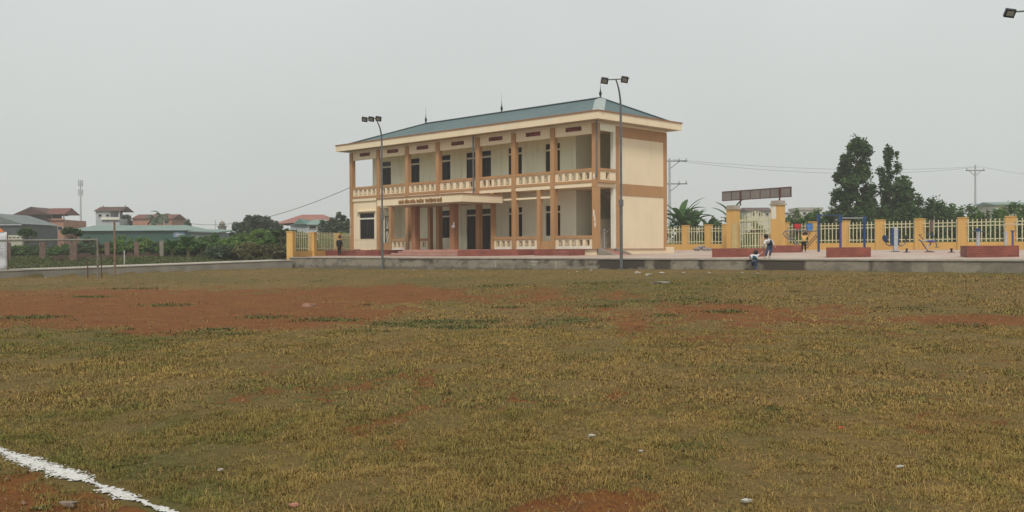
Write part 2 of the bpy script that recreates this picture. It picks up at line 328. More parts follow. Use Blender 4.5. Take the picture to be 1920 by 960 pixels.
    straw=np.array((.265,.195,.083));olive=np.array((.155,.130,.042));gre=np.array((.09,.11,.034));dk=np.array((.075,.088,.028)); brn=np.array((.17,.11,.05))
    u=rs.rand(n)[:,None]; g=green[:,None]
    pick=(u+ (g-.5)*.5)
    c=np.where(pick<.20,straw,np.where(pick<.45,brn,np.where(pick<.85,olive,gre))); mn=fbm(X*2.3,Y*1.9,4)[:,None]; mh=ss((fbm(X*.7+33,Y*.6,3)[:,None]-.4)/.25); mean=(np.array((.30,.205,.07))*(1-g)*(1-.35*mh)+np.array((.20,.105,.045))*mh*.35*(1-g)+np.array((.145,.155,.042))*g)*(.45+1.1*mn); c=c*.62+mean*.38; c=c*np.array((1.12,1.06,.88))
    c=np.where((g2[:,None]>.5),np.where(u<.4,dk,np.where(u<.75,olive,gre)),c)*rs.uniform(.7,1.3,(n,1))
    stem=np.zeros(n,bool); stem[-ns:]=True; c[stem]=np.where(u[stem]<.45,np.array((.34,.22,.085)),np.where(u[stem]<.75,np.array((.22,.15,.05)),np.array((.13,.15,.04))))*rs.uniform(.7,1.25,(ns,1)); tilt[stem]=rs.uniform(1.0,1.52,ns)
    ld,lt=line_dist(X,Y); onl=(np.abs(ld+.010*np.sin(lt*3))<line_w(lt)*rs.uniform(.75,1.1,n))&(rs.rand(n)<.8)&(Y<12)&(Y>3)
    c[onl]=(.60,.59,.55)
    nearl=(np.abs(ld)<.17)&(Y<12)&(Y>3)

    base=np.stack([X,Y,z-.008],1); side=np.stack([bx,by,np.zeros(n)],1)
    mid=base+np.stack([dx*ln*.4*np.sin(tilt),dy*ln*.4*np.sin(tilt),ln*.55*np.cos(tilt)+.005+.22*ln],1)
    ln=np.where(False,ln,ln)
    tip=base+np.stack([dx*ln*1.3*np.sin(tilt),dy*ln*1.3*np.sin(tilt),ln*.8*np.cos(tilt)+.004+.12*ln],1)
    V=np.stack([base-side,base+side,mid+side*.8,mid-side*.8,tip],1).reshape(-1,3)
    i=np.arange(n)*5
    F3=np.concatenate([np.stack([i,i+1,i+2],1),np.stack([i,i+2,i+3],1),np.stack([i+3,i+2,i+4],1)])
    C=np.concatenate([np.repeat(c,5,0),np.ones((n*5,1))],1)
    o=npmesh('grass',V,F3,3,GR,colors=C)
    tag(o,'patchy dry olive and straw coloured grass over the red soil of the playing field','grass',kind='stuff')
build_grass()
# white lime line
def build_line():
    rs=np.random.RandomState(5); d=(LINE_B-LINE_A)/np.linalg.norm(LINE_B-LINE_A); n=np.array((-d[1],d[0]))
    st=.012; T_,K_=np.meshgrid(np.arange(-3,5,st),np.arange(-.26,.26,st),indexing='ij')
    w_=line_w(T_); off=K_+.010*np.sin(T_*3); X=LINE_A[0]+d[0]*T_+n[0]*K_; Y=LINE_A[1]+d[1]*T_+n[1]*K_
    m=(1-np.abs(off)/w_)*1.1+(fbm(T_*9+20,K_*9+50,4)-.5)*1.25+(fbm(T_*70,K_*70+9,2)-.5)*2.2; keep=m>.08
    z=ground_z(X,Y)+(fbm(X*1.3,Y*1.3,3)-.5)*.05+(fbm(X*9,Y*9,2)-.5)*.018-cover(X,Y)[0]*.012+.006+.006*fbm(X*60,Y*60,2)
    idx=np.arange(X.size).reshape(X.shape); k=keep[:-1,:-1]; Fq=np.stack([idx[:-1,:-1][k],idx[1:,:-1][k],idx[1:,1:][k],idx[:-1,1:][k]],1)
    o=npmesh('line_marking',np.stack([X,Y,z],-1).reshape(-1,3),Fq,4,mat('white_lime',(.64,.63,.60),(.36,.31,.24),30,.95,.6,60,lo=.5,hi=.75)); tag(o,kind='structure')
build_line()
# ------------------------------------------------------------------ platform, retaining wall
def P(s,q,z=0): return Vector((A[0]*s+N[0]*q,A[1]*s+N[1]*q,z))
poly=[P(56.2,36.62),P(-28,36.62),Vector((56,24,0)),Vector((27,61.9,0)),Vector((13,79.6,0)),Vector((3,92,0)),Vector((-14.5,80.5,0))]
poly=[(p.x,p.y,float(plat_z(p.x,p.y))) for p in poly]
PAVE=bpy.data.materials.new('pink_paving'); PAVE.use_nodes=True
_t=PAVE.node_tree; _b=_t.nodes['Principled BSDF']; _b.inputs['Roughness'].default_value=.85
_tc=_t.nodes.new('ShaderNodeTexCoord'); _br=_t.nodes.new('ShaderNodeTexBrick'); _br.offset=0; _br.inputs['Color1'].default_value=(.42,.30,.245,1); _br.inputs['Color2'].default_value=(.35,.235,.19,1); _br.inputs['Mortar'].default_value=(.27,.21,.17,1)
_br.inputs['Scale'].default_value=1; _br.inputs['Brick Width'].default_value=.4; _br.inputs['Row Height'].default_value=.4; _br.inputs['Mortar Size'].default_value=.01
_nz=_t.nodes.new('ShaderNodeTexNoise'); _nz.inputs['Scale'].default_value=.4; _nz.inputs['Detail'].default_value=6
_m=_t.nodes.new('ShaderNodeMix'); _m.data_type='RGBA'; _m.inputs[7].default_value=(.46,.40,.33,1)
_mr=_t.nodes.new('ShaderNodeMapRange'); _mr.inputs[1].default_value=.4;_mr.inputs[2].default_value=.65;_mr.inputs[4].default_value=.7
_t.links.new(_tc.outputs['Object'],_br.inputs['Vector']); _t.links.new(_tc.outputs['Object'],_nz.inputs['Vector']); _t.links.new(_nz.outputs[0],_mr.inputs[0]); _t.links.new(_mr.outputs[0],_m.inputs[0]); _t.links.new(_br.outputs[0],_m.inputs[6]); _t.links.new(_m.outputs[2],_b.inputs['Base Color'])
o=MB().prism(poly,-.9,0).build('paving',PAVE); tag(o,kind='structure')
def wall_material():
    m=bpy.data.materials.new('stained_render'); m.use_nodes=True; t=m.node_tree; b=t.nodes['Principled BSDF']; b.inputs['Roughness'].default_value=.9
    a=t.nodes.new('ShaderNodeAttribute'); a.attribute_name='tint'; t.links.new(a.outputs['Color'],b.inputs['Base Color'])
    tc=t.nodes.new('ShaderNodeTexCoord'); n=t.nodes.new('ShaderNodeTexNoise'); n.inputs['Scale'].default_value=14; n.inputs['Detail'].default_value=5
    bp=t.nodes.new('ShaderNodeBump'); bp.inputs['Strength'].default_value=.4; bp.inputs['Distance'].default_value=.03
    t.links.new(tc.outputs['Object'],n.inputs[0]); t.links.new(n.outputs[0],bp.inputs['Height']); t.links.new(bp.outputs[0],b.inputs['Normal'])
    return m
WALLM=wall_material()
wz=1.048
rw=empty('retaining_wall',P(14,36.45,.3),label='long stained concrete retaining wall holding up the paved yard',cat='wall')
def rel(v,o): return Vector(v)-o.location
def wall_face():
    S,Z=np.meshgrid(np.arange(57.05,-28,-.06),np.linspace(-.3,wz-.045,26),indexing='ij')
    X=A[0]*S+N[0]*36.28; Y=A[1]*S+N[1]*36.28; px=960+F*X/Y
    relz=np.clip((Z-.5)/.52,0,1); n=fbm(S*.9+40,Z*2+3,5); n2=fbm(S*3.2+7,Z*3.5,4); nf=fbm(S*12,Z*12,3)
    col_=np.array((.265,.235,.18))*(1-.35*ss((n-.4)/.3)[...,None])*(.8+.4*nf[...,None])
    def st(x0,x1,top=1.2,bot=-.2,soft=5):
        e=(n2-.5)*26*(1.1-relz); return ss((px+e-x0)/soft)*ss((x1-px-e*.7)/soft)*ss((relz+(n-.5)*.9-bot)/.12)
    dark=np.maximum.reduce([st(1116,1213),st(1224,1262)*.9,st(1307,1323)*.85,st(1397,1513)*.95,st(1068,1078,bot=.25)*.8,st(1082,1098,bot=.35)*.8,st(1100,1118,bot=.45)*.7,
       st(744,812,bot=.62)*.8,st(803,815)*.9,st(857,862)*.9,st(958,972,bot=.6)*.6,st(1018,1034,bot=.65)*.7,st(1625,1640)*.8,st(1660,1712)*.4,st(1735,1770)*.35,st(1835,1930)*.3,ss((n2-.62)/.12)*.5,ss((.12-relz+(n2-.5)*.2)/.1)*.6])
    dk=np.array((.055,.044,.033)); c=col_*(1-dark[...,None])+dk*dark[...,None]
    pale=ss((n-.62)/.08)*.35; c=c*(1-pale[...,None])+np.array((.40,.36,.29))*pale[...,None]
    moss=(ss((.25-relz+(n2-.5)*.3)/.2)*.4*(px>1500))[...,None]; c=c*(1-moss)+np.array((.13,.13,.07))*moss
    V=np.stack([X-rw.location.x,Y-rw.location.y,Z-rw.location.z],-1).reshape(-1,3); idx=np.arange(S.size).reshape(S.shape)
    Fq=np.stack([idx[:-1,:-1],idx[1:,:-1],idx[1:,1:],idx[:-1,1:]],-1).reshape(-1,4)
    # back and ends close the wall
    nV=len(V); bk=[P(a,36.62,z) for a in (57.05,-28) for z in (-.3,wz-.045)]; V=np.vstack([V,[[v.x-rw.location.x,v.y-rw.location.y,v.z-rw.location.z] for v in bk]])
    a0,a1,b0,b1=idx[0,0],idx[0,-1],idx[-1,0],idx[-1,-1]
    Fq=np.vstack([Fq,[[nV,nV+1,nV+3,nV+2],[a0,a1,nV+1,nV],[b0,nV+2,nV+3,b1],[a1,b1,nV+3,nV+1]]])
    C=np.concatenate([np.concatenate([c.reshape(-1,3),np.tile(dk,(4,1))]),np.ones((nV+4,1))],1)
    return npmesh('wall_body',V,Fq,4,WALLM,rw,colors=C)
wall_face()
mb=MB(); p=[P(57.05,36.24),P(-28,36.24),P(-28,36.64),P(57.05,36.64)]
mb.add([rel((v.x,v.y,wz-.043),rw) for v in p]+[rel((v.x,v.y,wz+.018),rw) for v in p],[(0,1,5,4),(4,5,6,7),(1,2,6,5),(3,0,4,7),(2,3,7,6),(0,3,2,1)])
mb.build('coping',CAPC,rw)
# painted mark (a cross like sign) and pale streaks on the wall face
def s_at(x,q=36.27): # s of the wall face under pixel column x
    k=(x-960)/F; # X=kY ; q = k Y Nx + Y Ny
    Y=q/(k*N[0]+N[1]); return k*Y*A[0]+Y*A[1],Y
def mark(segs,name,m):
    mb=MB()
    for x0,y0,x1,y1,wd in segs:
        s0,Y0=s_at(x0); s1,Y1=s_at(x1); z0=W(x0,y0,Y0).z; z1=W(x1,y1,Y1).z
        d=Vector((s1-s0,z1-z0)).normalized(); nn=Vector((-d.y,d.x))*wd/2
        pts=[(s0+nn.x,z0+nn.y),(s0-nn.x,z0-nn.y),(s1-nn.x,z1-nn.y),(s1+nn.x,z1+nn.y)]
        mb.add([rel(P(a,36.275,b),rw) for a,b in pts],[(0,1,2,3),(3,2,1,0)][:1])
    return mb.build(name,m,rw)
CHALK=mat('white_daub',(.5,.47,.41),(.33,.30,.25),6,.95)
mark([(993,491.5,1008,490.5,.05),(998.5,486.5,999.5,500,.05),(994,497.5,998,495,.03),(1000,495,1006,499,.03),(1003,490,1003,499,.03)],'painted_mark',CHALK)
mark([(928,488,928.5,501,.06)],'painted_mark',CHALK); mark([(1042,491,1042,504,.06)],'painted_mark',CHALK)
# left low concrete wall beyond the goal
lw=empty('low_wall',(-22,59.5,.3),label='low grey concrete wall with pale flat top behind the goal, running to the ochre fence',cat='wall')
mb=MB();mc=MB()
n=40
for i in range(n):
    def pt(t):
        p=C0+LD*(t); zt=.88+(t)*(.88-.465)/17.76; return p,max(zt,.2)
    t0,t1=-.0-60*i/n,-60*(i+1)/n
    (p0,z0),(p1,z1)=pt(t0),pt(t1)
    q=[p0-LM*.0,p1-LM*.0,p1+LM*.3,p0+LM*.3]; zz=[z0,z1,z1,z0]
    mb.add([rel((v[0],v[1],-.4),lw) for v in q]+[rel((v[0],v[1],z_-.05),lw) for v,z_ in zip(q,zz)],[(0,4,5,1),(3,2,6,7)]+([(0,3,7,4)] if i==0 else []))
    q=[p0-LM*.04,p1-LM*.04,p1+LM*3.6,p0+LM*3.6]
    mc.add([rel((v[0],v[1],z_-.05),lw) for v,z_ in zip(q,zz)]+[rel((v[0],v[1],z_+.0),lw) for v,z_ in zip(q,zz)],[(0,4,5,1),(4,7,6,5),(3,2,6,7)]+([(0,3,7,4)] if i==0 else []))
mb.build('wall_body',mat('grey_render',(.24,.22,.185),(.165,.15,.12),.9,.9,.2),lw); mc.build('coping',CAPC,lw)
# ------------------------------------------------------------------ the community hall
RX=np.array((4.98,57.)); BR=math.atan2(A[1],A[0])
hall=empty('community_hall',(RX[0],RX[1],1.13),BR,label='cream two storey community hall with brown columns, open galleries and green hipped roof',cat='building')
BZ=1.13
def B(mb,u0,u1,v0,v1,z0,z1): return mb.box(u0,u1,-v1,-v0,z0-BZ,z1-BZ)
def part(name,m,*boxes,parent=hall,smooth=False):
    mb=MB()
    for b in boxes: B(mb,*b)
    return mb.build(name,m,parent)
FL1,FL2=1.53,5.52; TOPB=8.40; EAVE=9.14; LEN=24.26; DEP=7.2; CV=2.07
COLS=[0,3.37,6.74,10.11,14.15,17.52,20.89,LEN]
# plinth and slabs
part('plinth',CREAM,(-.05,LEN+.1,.02,DEP,.7,FL1-.03))
part('ground_floor',STEPM,(-.12,LEN+.16,-.10,DEP-.01,FL1-.03,FL1))
part('floor_slab',CREAM,(-.02,LEN+.06,-.06,DEP-.02,5.24,5.47))
part('floor_slab',CREAM,(-.03,LEN+.07,-.02,DEP-.03,EAVE-.14,EAVE-.002))
# columns
for i,u in enumerate(COLS):
    for (z0,z1) in ((FL1-.02,5.235),(5.475,EAVE-.145)):
        wd=.17 if i not in (0,) else .19
        part('column',BROWN,(u-wd,u+wd,-.10,.22,z0,z1))
    part('column',BROWN,(u-.165 if i else u-.185,u+.165 if i else u+.185,-.115,-.062,5.236,5.474))
for u in (4.58,8.75,15.1,19.5): part('column',BROWN,(u-.13,u+.13,-.075,.2,FL1,5.235))
# upper edge band, balustrades, lintels
TRIM=paint('ochre_trim_paint',(.42,.30,.19),.9)
def balus(u0,u1,z0,zp,zr0,zr1,nh,v=0,side=False,hw=None):
    """panel z0..zp..zr0 with nh openings and a brown rail zr0..zr1"""
    mb=MB(); th=(.0,.12)
    def bb(m,a,b,z_0,z_1,t0=th[0],t1=th[1]):
        if side: B(m,v+t0,v+t1,a,b,z_0,z_1)
        else: B(m,a,b,t0,t1,z_0,z_1)
    hz0=z0+.11; hz1=zr0-.09; n=nh; L_=u1-u0; ow=hw or min(.24,L_/(n*2.0)); gap=(L_-n*ow)/(n+1)
    bb(mb,u0,u1,z0,hz0); bb(mb,u0,u1,hz1,zr0)
    x=u0
    for k in range(n+1):
        bb(mb,x,x+gap,hz0,hz1); x+=gap+ow
    o=mb.build('balustrade',CREAM,hall)
    mb=MB(); bb(mb,u0,u1,zr0,zr1,-.05,.17); mb.build('rail',BROWN,o)
    # raised trim round each opening
    x=u0+gap
    for k in range(n):
        mb=MB(); e=.028; t0,t1=-.02,-.001
        if not side or True:
            bb(mb,x-e,x,hz0-e,hz1+e,t0,t1); bb(mb,x+ow,x+ow+e,hz0-e,hz1+e,t0,t1); bb(mb,x,x+ow,hz1,hz1+e,t0,t1); bb(mb,x,x+ow,hz0-e,hz0,t0,t1)
        x+=gap+ow; mb.build('opening_trim',TRIM,o)
for i in range(7):
    u0,u1=COLS[i]+.17,COLS[i+1]-.17
    if i==0: u0+=.02
    balus(u0,u1,5.64,None,6.18,6.34,5)
    part('edge_band',BROWN,(u0,u1,-.09,-.001,5.475,5.638))
    part('lintel',CREAM,(u0,u1,.0,.2,TOPB,EAVE-.145))
    mid=(u0+u1)/2; part('vent_panel',VENT,(mid-.62,mid+.62,-.03,-.001,TOPB+.25,TOPB+.50))
# right side of the gallery
balus(.19,1.78,5.64,None,6.18,6.34,1,v=-.12,side=True,hw=.27)
part('edge_band',BROWN,(-.19,-.05,.225,1.78,5.475,5.638))
part('lintel',PALE,(-.12,.1,.225,1.78,TOPB+.2,EAVE-.145))
# left end of upper gallery
balus(.23,CV,5.64,None,6.18,6.34,4,v=LEN,side=True)
# ground floor balustrades and lintel bars
for (u0,u1,n_) in ((.19,3.2,5),(4.72,6.57,3),(6.91,8.61,3),(15.24,17.35,3),(17.69,19.36,3)):
    balus(u0,u1,1.66,None,2.15,2.33,n_)
    part('edge_band',WHITE,(u0,u1,-.01,.15,FL1+.001,1.658))
for (u0,u1) in ((3.54,4.44),(19.64,20.71)):
    part('low_wall_panel',BROWN,(u0,u1,.0,.12,FL1,2.02))
for (u0,u1) in ((3.54,4.44),(4.72,6.57),(6.91,8.61),(15.24,17.35),(17.69,19.36),(19.64,20.71)):
    part('lintel',CREAM,(u0,u1,.0,.14,4.68,4.80))
# gallery back wall with openings : window and door openings (u0,u1)
OPENS=[(22.05,23.25),(18.65,19.8),(15.2,16.3),(12.42,13.5),(11.0,12.0),(8.05,9.3),(4.65,5.9)]
def wallrow(z0,z1,ub,ue,opens,v0,v1,m,name='wall'):
    mb=MB(); xs=ub
    for (a,b,zb,zt) in sorted(opens):
        B(mb,xs,a,v0,v1,z0,z1)
        if zb>z0+.01: B(mb,a,b,v0,v1,z0,zb)
        B(mb,a,b,v0,v1,zt,z1); xs=b
    B(mb,xs,ue,v0,v1,z0,z1); return mb.build(name,m,hall)
up=[(a,b,FL2+ (0.0 if i in (0,3,4) else .75),8.36) for i,(a,b) in enumerate(OPENS)]
gd=[(a,b,FL1 if i in (3,4) else 2.38,4.34) for i,(a,b) in enumerate(OPENS[2:],2)]+[(18.65,19.2,1.9,4.1)]
wallrow(5.475,EAVE-.145,3.38,LEN-.01,up,CV,CV+.2,PALE); wallrow(FL1,5.235,3.38,20.8,gd,CV,CV+.2,PALE)
def opening(a,b,zb,zt,v,door=False,grille=False,name=None,trans=True):
    """frame with mullions, dark panes and a white transom bar, set in a wall whose face is at v"""
    w_=MB(); v0,v1=v+.05,v+.11
    B(w_,a,a+.05,v0,v1,zb,zt); B(w_,b-.05,b,v0,v1,zb,zt); B(w_,a+.05,b-.05,v0,v1,zt-.05,zt); B(w_,a+.05,b-.05,v0,v1,zb,zb+.05)
    m=(a+b)/2; top=zt-.36 if trans else zt-.05
    B(w_,m-.035,m+.035,v0,v1,zb+.05,top-.002)
    o=w_.build(name or ('door' if door else 'window'),FRAME,hall)
    if trans:
        g=MB(); B(g,a,b,v-.02,v+.12,zt-.47,zt-.36); g.build('transom_bar',WHITE,o)
    g=MB(); B(g,a+.05,b-.05,v+.075,v+.09,zb+.05,zt-.05); g.build('pane',DWOOD if door else GLASS,o)
    g=MB(); k=7
    for i in range(1,k):
        x=a+(b-a)*i/k; B(g,x-.008,x+.008,v+.02,v+.036,zb+.03,zt-.5)
    g.build('grille',FRAME if not grille else GRILLE,o)
    return o
for a,b,zb,zt in up: opening(a,b,zb,zt,CV)
for a,b,zb,zt in gd: opening(a,b,zb,zt,CV,door=(zb<1.6),trans=(b-a>.7))
# slight pilasters that divide the back wall
for u in COLS[1:-1]:
    part('pilaster',PALE,(u-.12,u+.12,CV-.05,CV-.001,FL1+.001 if u<20 else 5.48,5.23 if u<20 else 8.9))
    if u<20: part('pilaster',PALE,(u-.12,u+.12,CV-.05,CV-.001,5.48,8.9))
# cross walls at the ground floor : ends of gallery and room block at the left
part('wall',PALE,(20.75,20.87,.25,CV+.2,FL1,5.235))
wallrow(FL1,5.235,20.9+.16,LEN-.17,[(21.5,23.3,2.36,4.32)],.02,.2,CREAM)
opening(21.5,23.3,2.36,4.32,.02)
part('window_ledge',CREAM,(21.3,23.5,-.16,.015,4.42,4.5)); part('wall_joint',SOFFIT,(21.06,LEN-.17,.005,.018,2.30,2.315)); 
# angled iron grille by the left recess
g=MB()
for i in range(2): 
    z0=2.0+i*1.05; B(g,20.70,20.745,.45,1.2,z0,z0+.04); B(g,20.70,20.745,.45,1.2,z0+.98,z0+1.02)
    B(g,20.70,20.745,.45,.49,z0,z0+1.02); B(g,20.70,20.745,1.16,1.2,z0,z0+1.02)
    for k in range(4): g.tube([(20.72,-(.47+.2*k),z0-BZ+.02),(20.72,-(.47+.2*min(k+1.5,3.6)),z0+1-BZ)],.014,4)
g.build('grille',BLACK,hall)
g=MB()
for i in range(2):
    z0=1.95+i*1.2; B(g,5.2,5.24,.5,1.5,z0,z0+.04)
# rear and end walls
part('wall',CREAM,(.0,.2,1.95,DEP,.75,5.235)); part('wall',CREAM,(.0,.2,1.95,DEP,5.475,EAVE-.145))
part('jamb',WHITE,(-.01,.21,1.70,1.945,FL1,5.235)); part('jamb',WHITE,(-.01,.21,1.70,1.945,5.475,EAVE-.145))
part('wall',CREAM,(LEN-.1,LEN+.1,CV+.001,DEP,.9,5.235)); part('wall',CREAM,(LEN-.1,LEN+.1,CV+.001,DEP,5.475,EAVE-.145))
part('wall',CREAM,(LEN-.1,LEN+.1,.225,CV,.9,5.235))
part('wall',CREAM,(.2,LEN-.1,DEP-.2,DEP-.002,.9,5.235)); part('wall',CREAM,(.2,LEN-.1,DEP-.2,DEP-.002,5.475,EAVE-.145))
# stairwell side wall
part('wall',PALE,(3.38,3.55,CV+.201,DEP-.2,FL1,5.235)); part('wall',PALE,(3.38,3.55,CV+.201,DEP-.2,5.475,EAVE-.145))
# brown trim on the right end wall
part('end_band',BROWN,(-.035,-.001,1.95,DEP+.03,8.35,EAVE-.15)); part('end_band',BROWN,(-.035,-.001,1.95+.32,DEP-.32,4.80,5.50))
part('end_band',BROWN,(-.035,-.001,1.95,2.27,FL1,8.348)); part('end_band',BROWN,(-.035,-.001,DEP-.32,DEP+.03,1.45,8.348))
part('corner_block',CREAM,(-.25,.1,DEP-.2,DEP+.5,.9,1.62))
# stair inside : sloping flights
mb=MB()
for k in range(11):
    B(mb,1.9,3.3,2.3+k*.28,2.3+(k+1)*.28,FL1+.17*k,FL1+.17*(k+1))
for k in range(11):
    v=5.5-k*.28; z=FL1+1.9+.18*k; B(mb,.25,1.7,v-.28,v,z-.16,z+.03)
mb.build('stair',CONC,hall)
part('stair_wall',PALE,(1.72,1.86,2.3,5.4,FL1,3.4))
g=MB(); g.tube([(1.2,-2.3,FL1-BZ),(1.2,-2.3,FL1-BZ+1.05)],.05); g.lathe([(.02,0),(.08,.03),(.09,.09),(.05,.15),(.01,.17)],(1.2,-2.3,FL1-BZ+1.05)); g.tube([(1.2,-2.3,FL1-BZ+.9),(1.2,-3.6,FL1-BZ+1.7)],.03)
g.build('newel_post',LGREY,hall)
# ladder rungs on the upper stairwell wall
g=MB()
for k in range(8):
    z=6.4+k*.3-BZ; g.tube([(2.55,-(DEP-.21),z),(2.55,-(DEP-.36),z),(2.1,-(DEP-.36),z),(2.1,-(DEP-.21),z)],.02,5)
g.build('ladder_rungs',RUST,hall)
# eaves fascia ring with cap
OF,OS,OB,OL=.70,.80,.60,1.1
U0,U1,V0,V1=-OS,LEN+OL,-OF,DEP+OB
mb=MB(); zt=EAVE+.44
B(mb,U0,U1,V0,V0+.12,EAVE,zt); B(mb,U0,U1,V1-.12,V1,EAVE,zt); B(mb,U0,U0+.12,V0+.12,V1-.12,EAVE,zt); B(mb,U1-.12,U1,V0+.12,V1-.12,EAVE,zt)
mb.build('eaves_fascia',CREAM,hall)
part('eaves_soffit',SOFFIT,(U0+.12,U1-.12,V0+.12,V1-.12,EAVE+.005,EAVE+.11))
mb=MB(); z0,z1=zt+.002,zt+.07; e=.05
B(mb,U0-e,U1+e,V0-e,V0+.2,z0,z1); B(mb,U0-e,U1+e,V1-.2,V1+e,z0,z1); B(mb,U0-e,U0+.2,V0+.2,V1-.2,z0,z1); B(mb,U1-.2,U1+e,V0+.2,V1-.2,z0,z1)
mb.build('eaves_cap',DBROWN,hall)
# hipped roof (u0..u1, v0..v1) ridge 2.52..19.67
ru0,ru1,rv0,rv1=U0+.21,U1-.25,V0+.22,V1-.22; ra,rb,rvm,rz,rz0=2.52,19.67,3.6,11.14,zt-.05
def rp(u,v,z): return (u,-v,z-BZ)
vs=[rp(ru0,rv0,rz0),rp(ru1,rv0,rz0),rp(ru1,rv1,rz0),rp(ru0,rv1,rz0),rp(ra,rvm,rz),rp(rb,rvm,rz)]
mb=MB().add(vs,[(0,4,5,1),(2,5,4,3),(1,5,2),(3,4,0),(0,1,2,3)]); roof=mb.build('roof',ROOF,hall)
def strip(p,q,wd,name,m,lift=.03):
    p=Vector(p);q=Vector(q); g=MB(); g.tube([p+Vector((0,0,lift)),q+Vector((0,0,lift))],wd,6); return g.build(name,m,roof)
strip(vs[4],vs[5],.07,'ridge_cap',mat('dark_ridge_metal',(.035,.055,.055),None,rough=.5))
for a,b,m in ((4,0,0),(4,3,1),(5,1,1),(5,2,1)):
    if m: strip(vs[a],vs[b],.06,'hip_cap',mat('dark_hip_metal',(.035,.055,.055),None,rough=.5))
a=Vector(vs[4]);b=Vector(vs[0]); d=(b-a).normalized(); sd_=d.cross(Vector((0,0,1))).normalized()*.36
mb=MB(); a2=a+Vector((0,0,.02)); b2=b+Vector((0,0,.02)); dn=Vector((0,0,-.10))
mb.add([a2-sd_+dn,a2+Vector((0,0,.05)),a2+sd_+dn,b2-sd_+dn,b2+Vector((0,0,.05)),b2+sd_+dn],[(0,3,4,1),(1,4,5,2)]); mb.build('hip_cap',mat('pale_hip_sheet',(.34,.38,.36),(.27,.31,.29),3,.6),roof)
for u in (ra,11.46,rb):
    mb=MB().lathe([(.05,0),(.10,.05),(.04,.12),(.085,.24),(.09,.34),(.035,.5),(.022,.62),(.010,.8),(.006,1.3)],rp(u,rvm,rz)); mb.build('finial',BLACK,hall,smooth=True)
# drain pipes
mb=MB(); mb.tube([rp(10.35,-.21,EAVE),rp(10.35,-.21,4.98)],.06,8); mb.tube([rp(-.24,-.16,EAVE),rp(-.24,-.16,5.75)],.05,8)
mb.build('drain_pipe',STEEL,hall)
# canopy over the entrance
cu0,cu1,cv=7.7,16.3,-3.7
part('canopy',CREAM,(cu0,cu1,cv,-.12,4.52,4.99)); part('canopy_cap',DBROWN,(cu0-.05,cu1+.05,cv-.05,-.121,4.992,5.07)); part('canopy_soffit',SOFFIT,(cu0+.12,cu1-.12,cv+.12,-.13,4.50,4.518))
for u in (10.1,14.0):
    part('canopy_column',DBROWN,(u-.21,u+.21,-2.41,-1.99,FL1,4.499))
part('paper_notice',mat('white_paper',(.7,.7,.68),None),(9.8,10.08,-2.425,-2.412,2.95,3.1),(9.83,9.93,-2.424,-2.412,3.1,3.3)); part('paper_notice',mat('white_paper',(.7,.7,.68),None),(14.22,14.232,-2.3,-2.1,2.8,3.1))
# lettering
tcu=bpy.data.curves.new('sign_text','FONT'); tcu.body='NHÀ VĂN HÓA THÔN  THƯỢNG KHÊ'; tcu.size=.46; tcu.extrude=.03; tcu.space_character=1.02; tcu.align_x='CENTER'; tcu.offset=.022
to=bpy.data.objects.new('tmp_text',tcu); col.objects.link(to); bpy.context.view_layer.update()
me=bpy.data.meshes.new_from_object(to.evaluated_get(bpy.context.evaluated_depsgraph_get())); bpy.data.objects.remove(to)
lo=bpy.data.objects.new('lettering',me); col.objects.link(lo); me.materials.clear(); me.materials.append(mat('bronze_letters',(.27,.13,.045),None,rough=.5)); lo.parent=hall
xs=[v.co.x for v in me.vertices]; wdt=max(xs)-min(xs); k=4.35/wdt
lo.scale=(k,k*1.12,1); lo.rotation_euler=(R(90),0,R(180)); lo.location=(11.75,-(cv-.012),4.61-BZ)
# steps to the entrance and platform before it
part('landing',STEPM,(8.9,14.95,-2.6,-.105,1.0,FL1))
TREAD=mat('pale_pink_tread',(.60,.40,.34),(.48,.30,.25),2,.6)  # step tops in a lighter pink than the risers
for k in range(3):
    part('step',STEPM,(8.6-.3*k+.3,15.0+.35*k,-2.92-.32*k,-2.601-.32*k,.95,FL1-.115*(k+1)-.03)); part('tread',TREAD,(8.6-.3*k+.28,15.02+.35*k,-2.95-.32*k,-2.602-.32*k,FL1-.115*(k+1)-.028,FL1-.115*(k+1)+.004))
part('plinth_face',REDTILE,(3.6,8.88,-.16,-.101,1.0,FL1-.02)); part('plinth_face',REDTILE,(15.0,LEN,-.16,-.101,1.0,FL1-.02))
for k in range(2): part('step',STEPM,(-.75-.3*k,-.13-.3*k+(.0 if k else 0),.3,1.7,.9,FL1-.14*(k+1)))
mb=MB(); mb.add([rp(-.13,.02,FL1+.04),rp(-1.5,.02,1.14),rp(-1.5,.02,1.05),rp(-.13,.02,1.0),rp(-.13,.22,FL1+.04),rp(-1.5,.22,1.14),rp(-1.5,.22,1.05),rp(-.13,.22,1.0)],[(0,1,2,3),(7,6,5,4),(0,4,5,1),(1,5,6,2),(3,2,6,7)]); mb.build('step_cheek',CONC,hall)
mb=MB(); mb.add([rp(-.13,1.72,FL1+.04),rp(-1.5,1.72,1.14),rp(-1.5,1.72,1.05),rp(-.13,1.72,1.0),rp(-.13,1.92,FL1+.04),rp(-1.5,1.92,1.14),rp(-1.5,1.92,1.05),rp(-.13,1.92,1.0)],[(0,1,2,3),(7,6,5,4),(0,4,5,1),(1,5,6,2),(3,2,6,7)]); mb.build('step_cheek',CONC,hall)
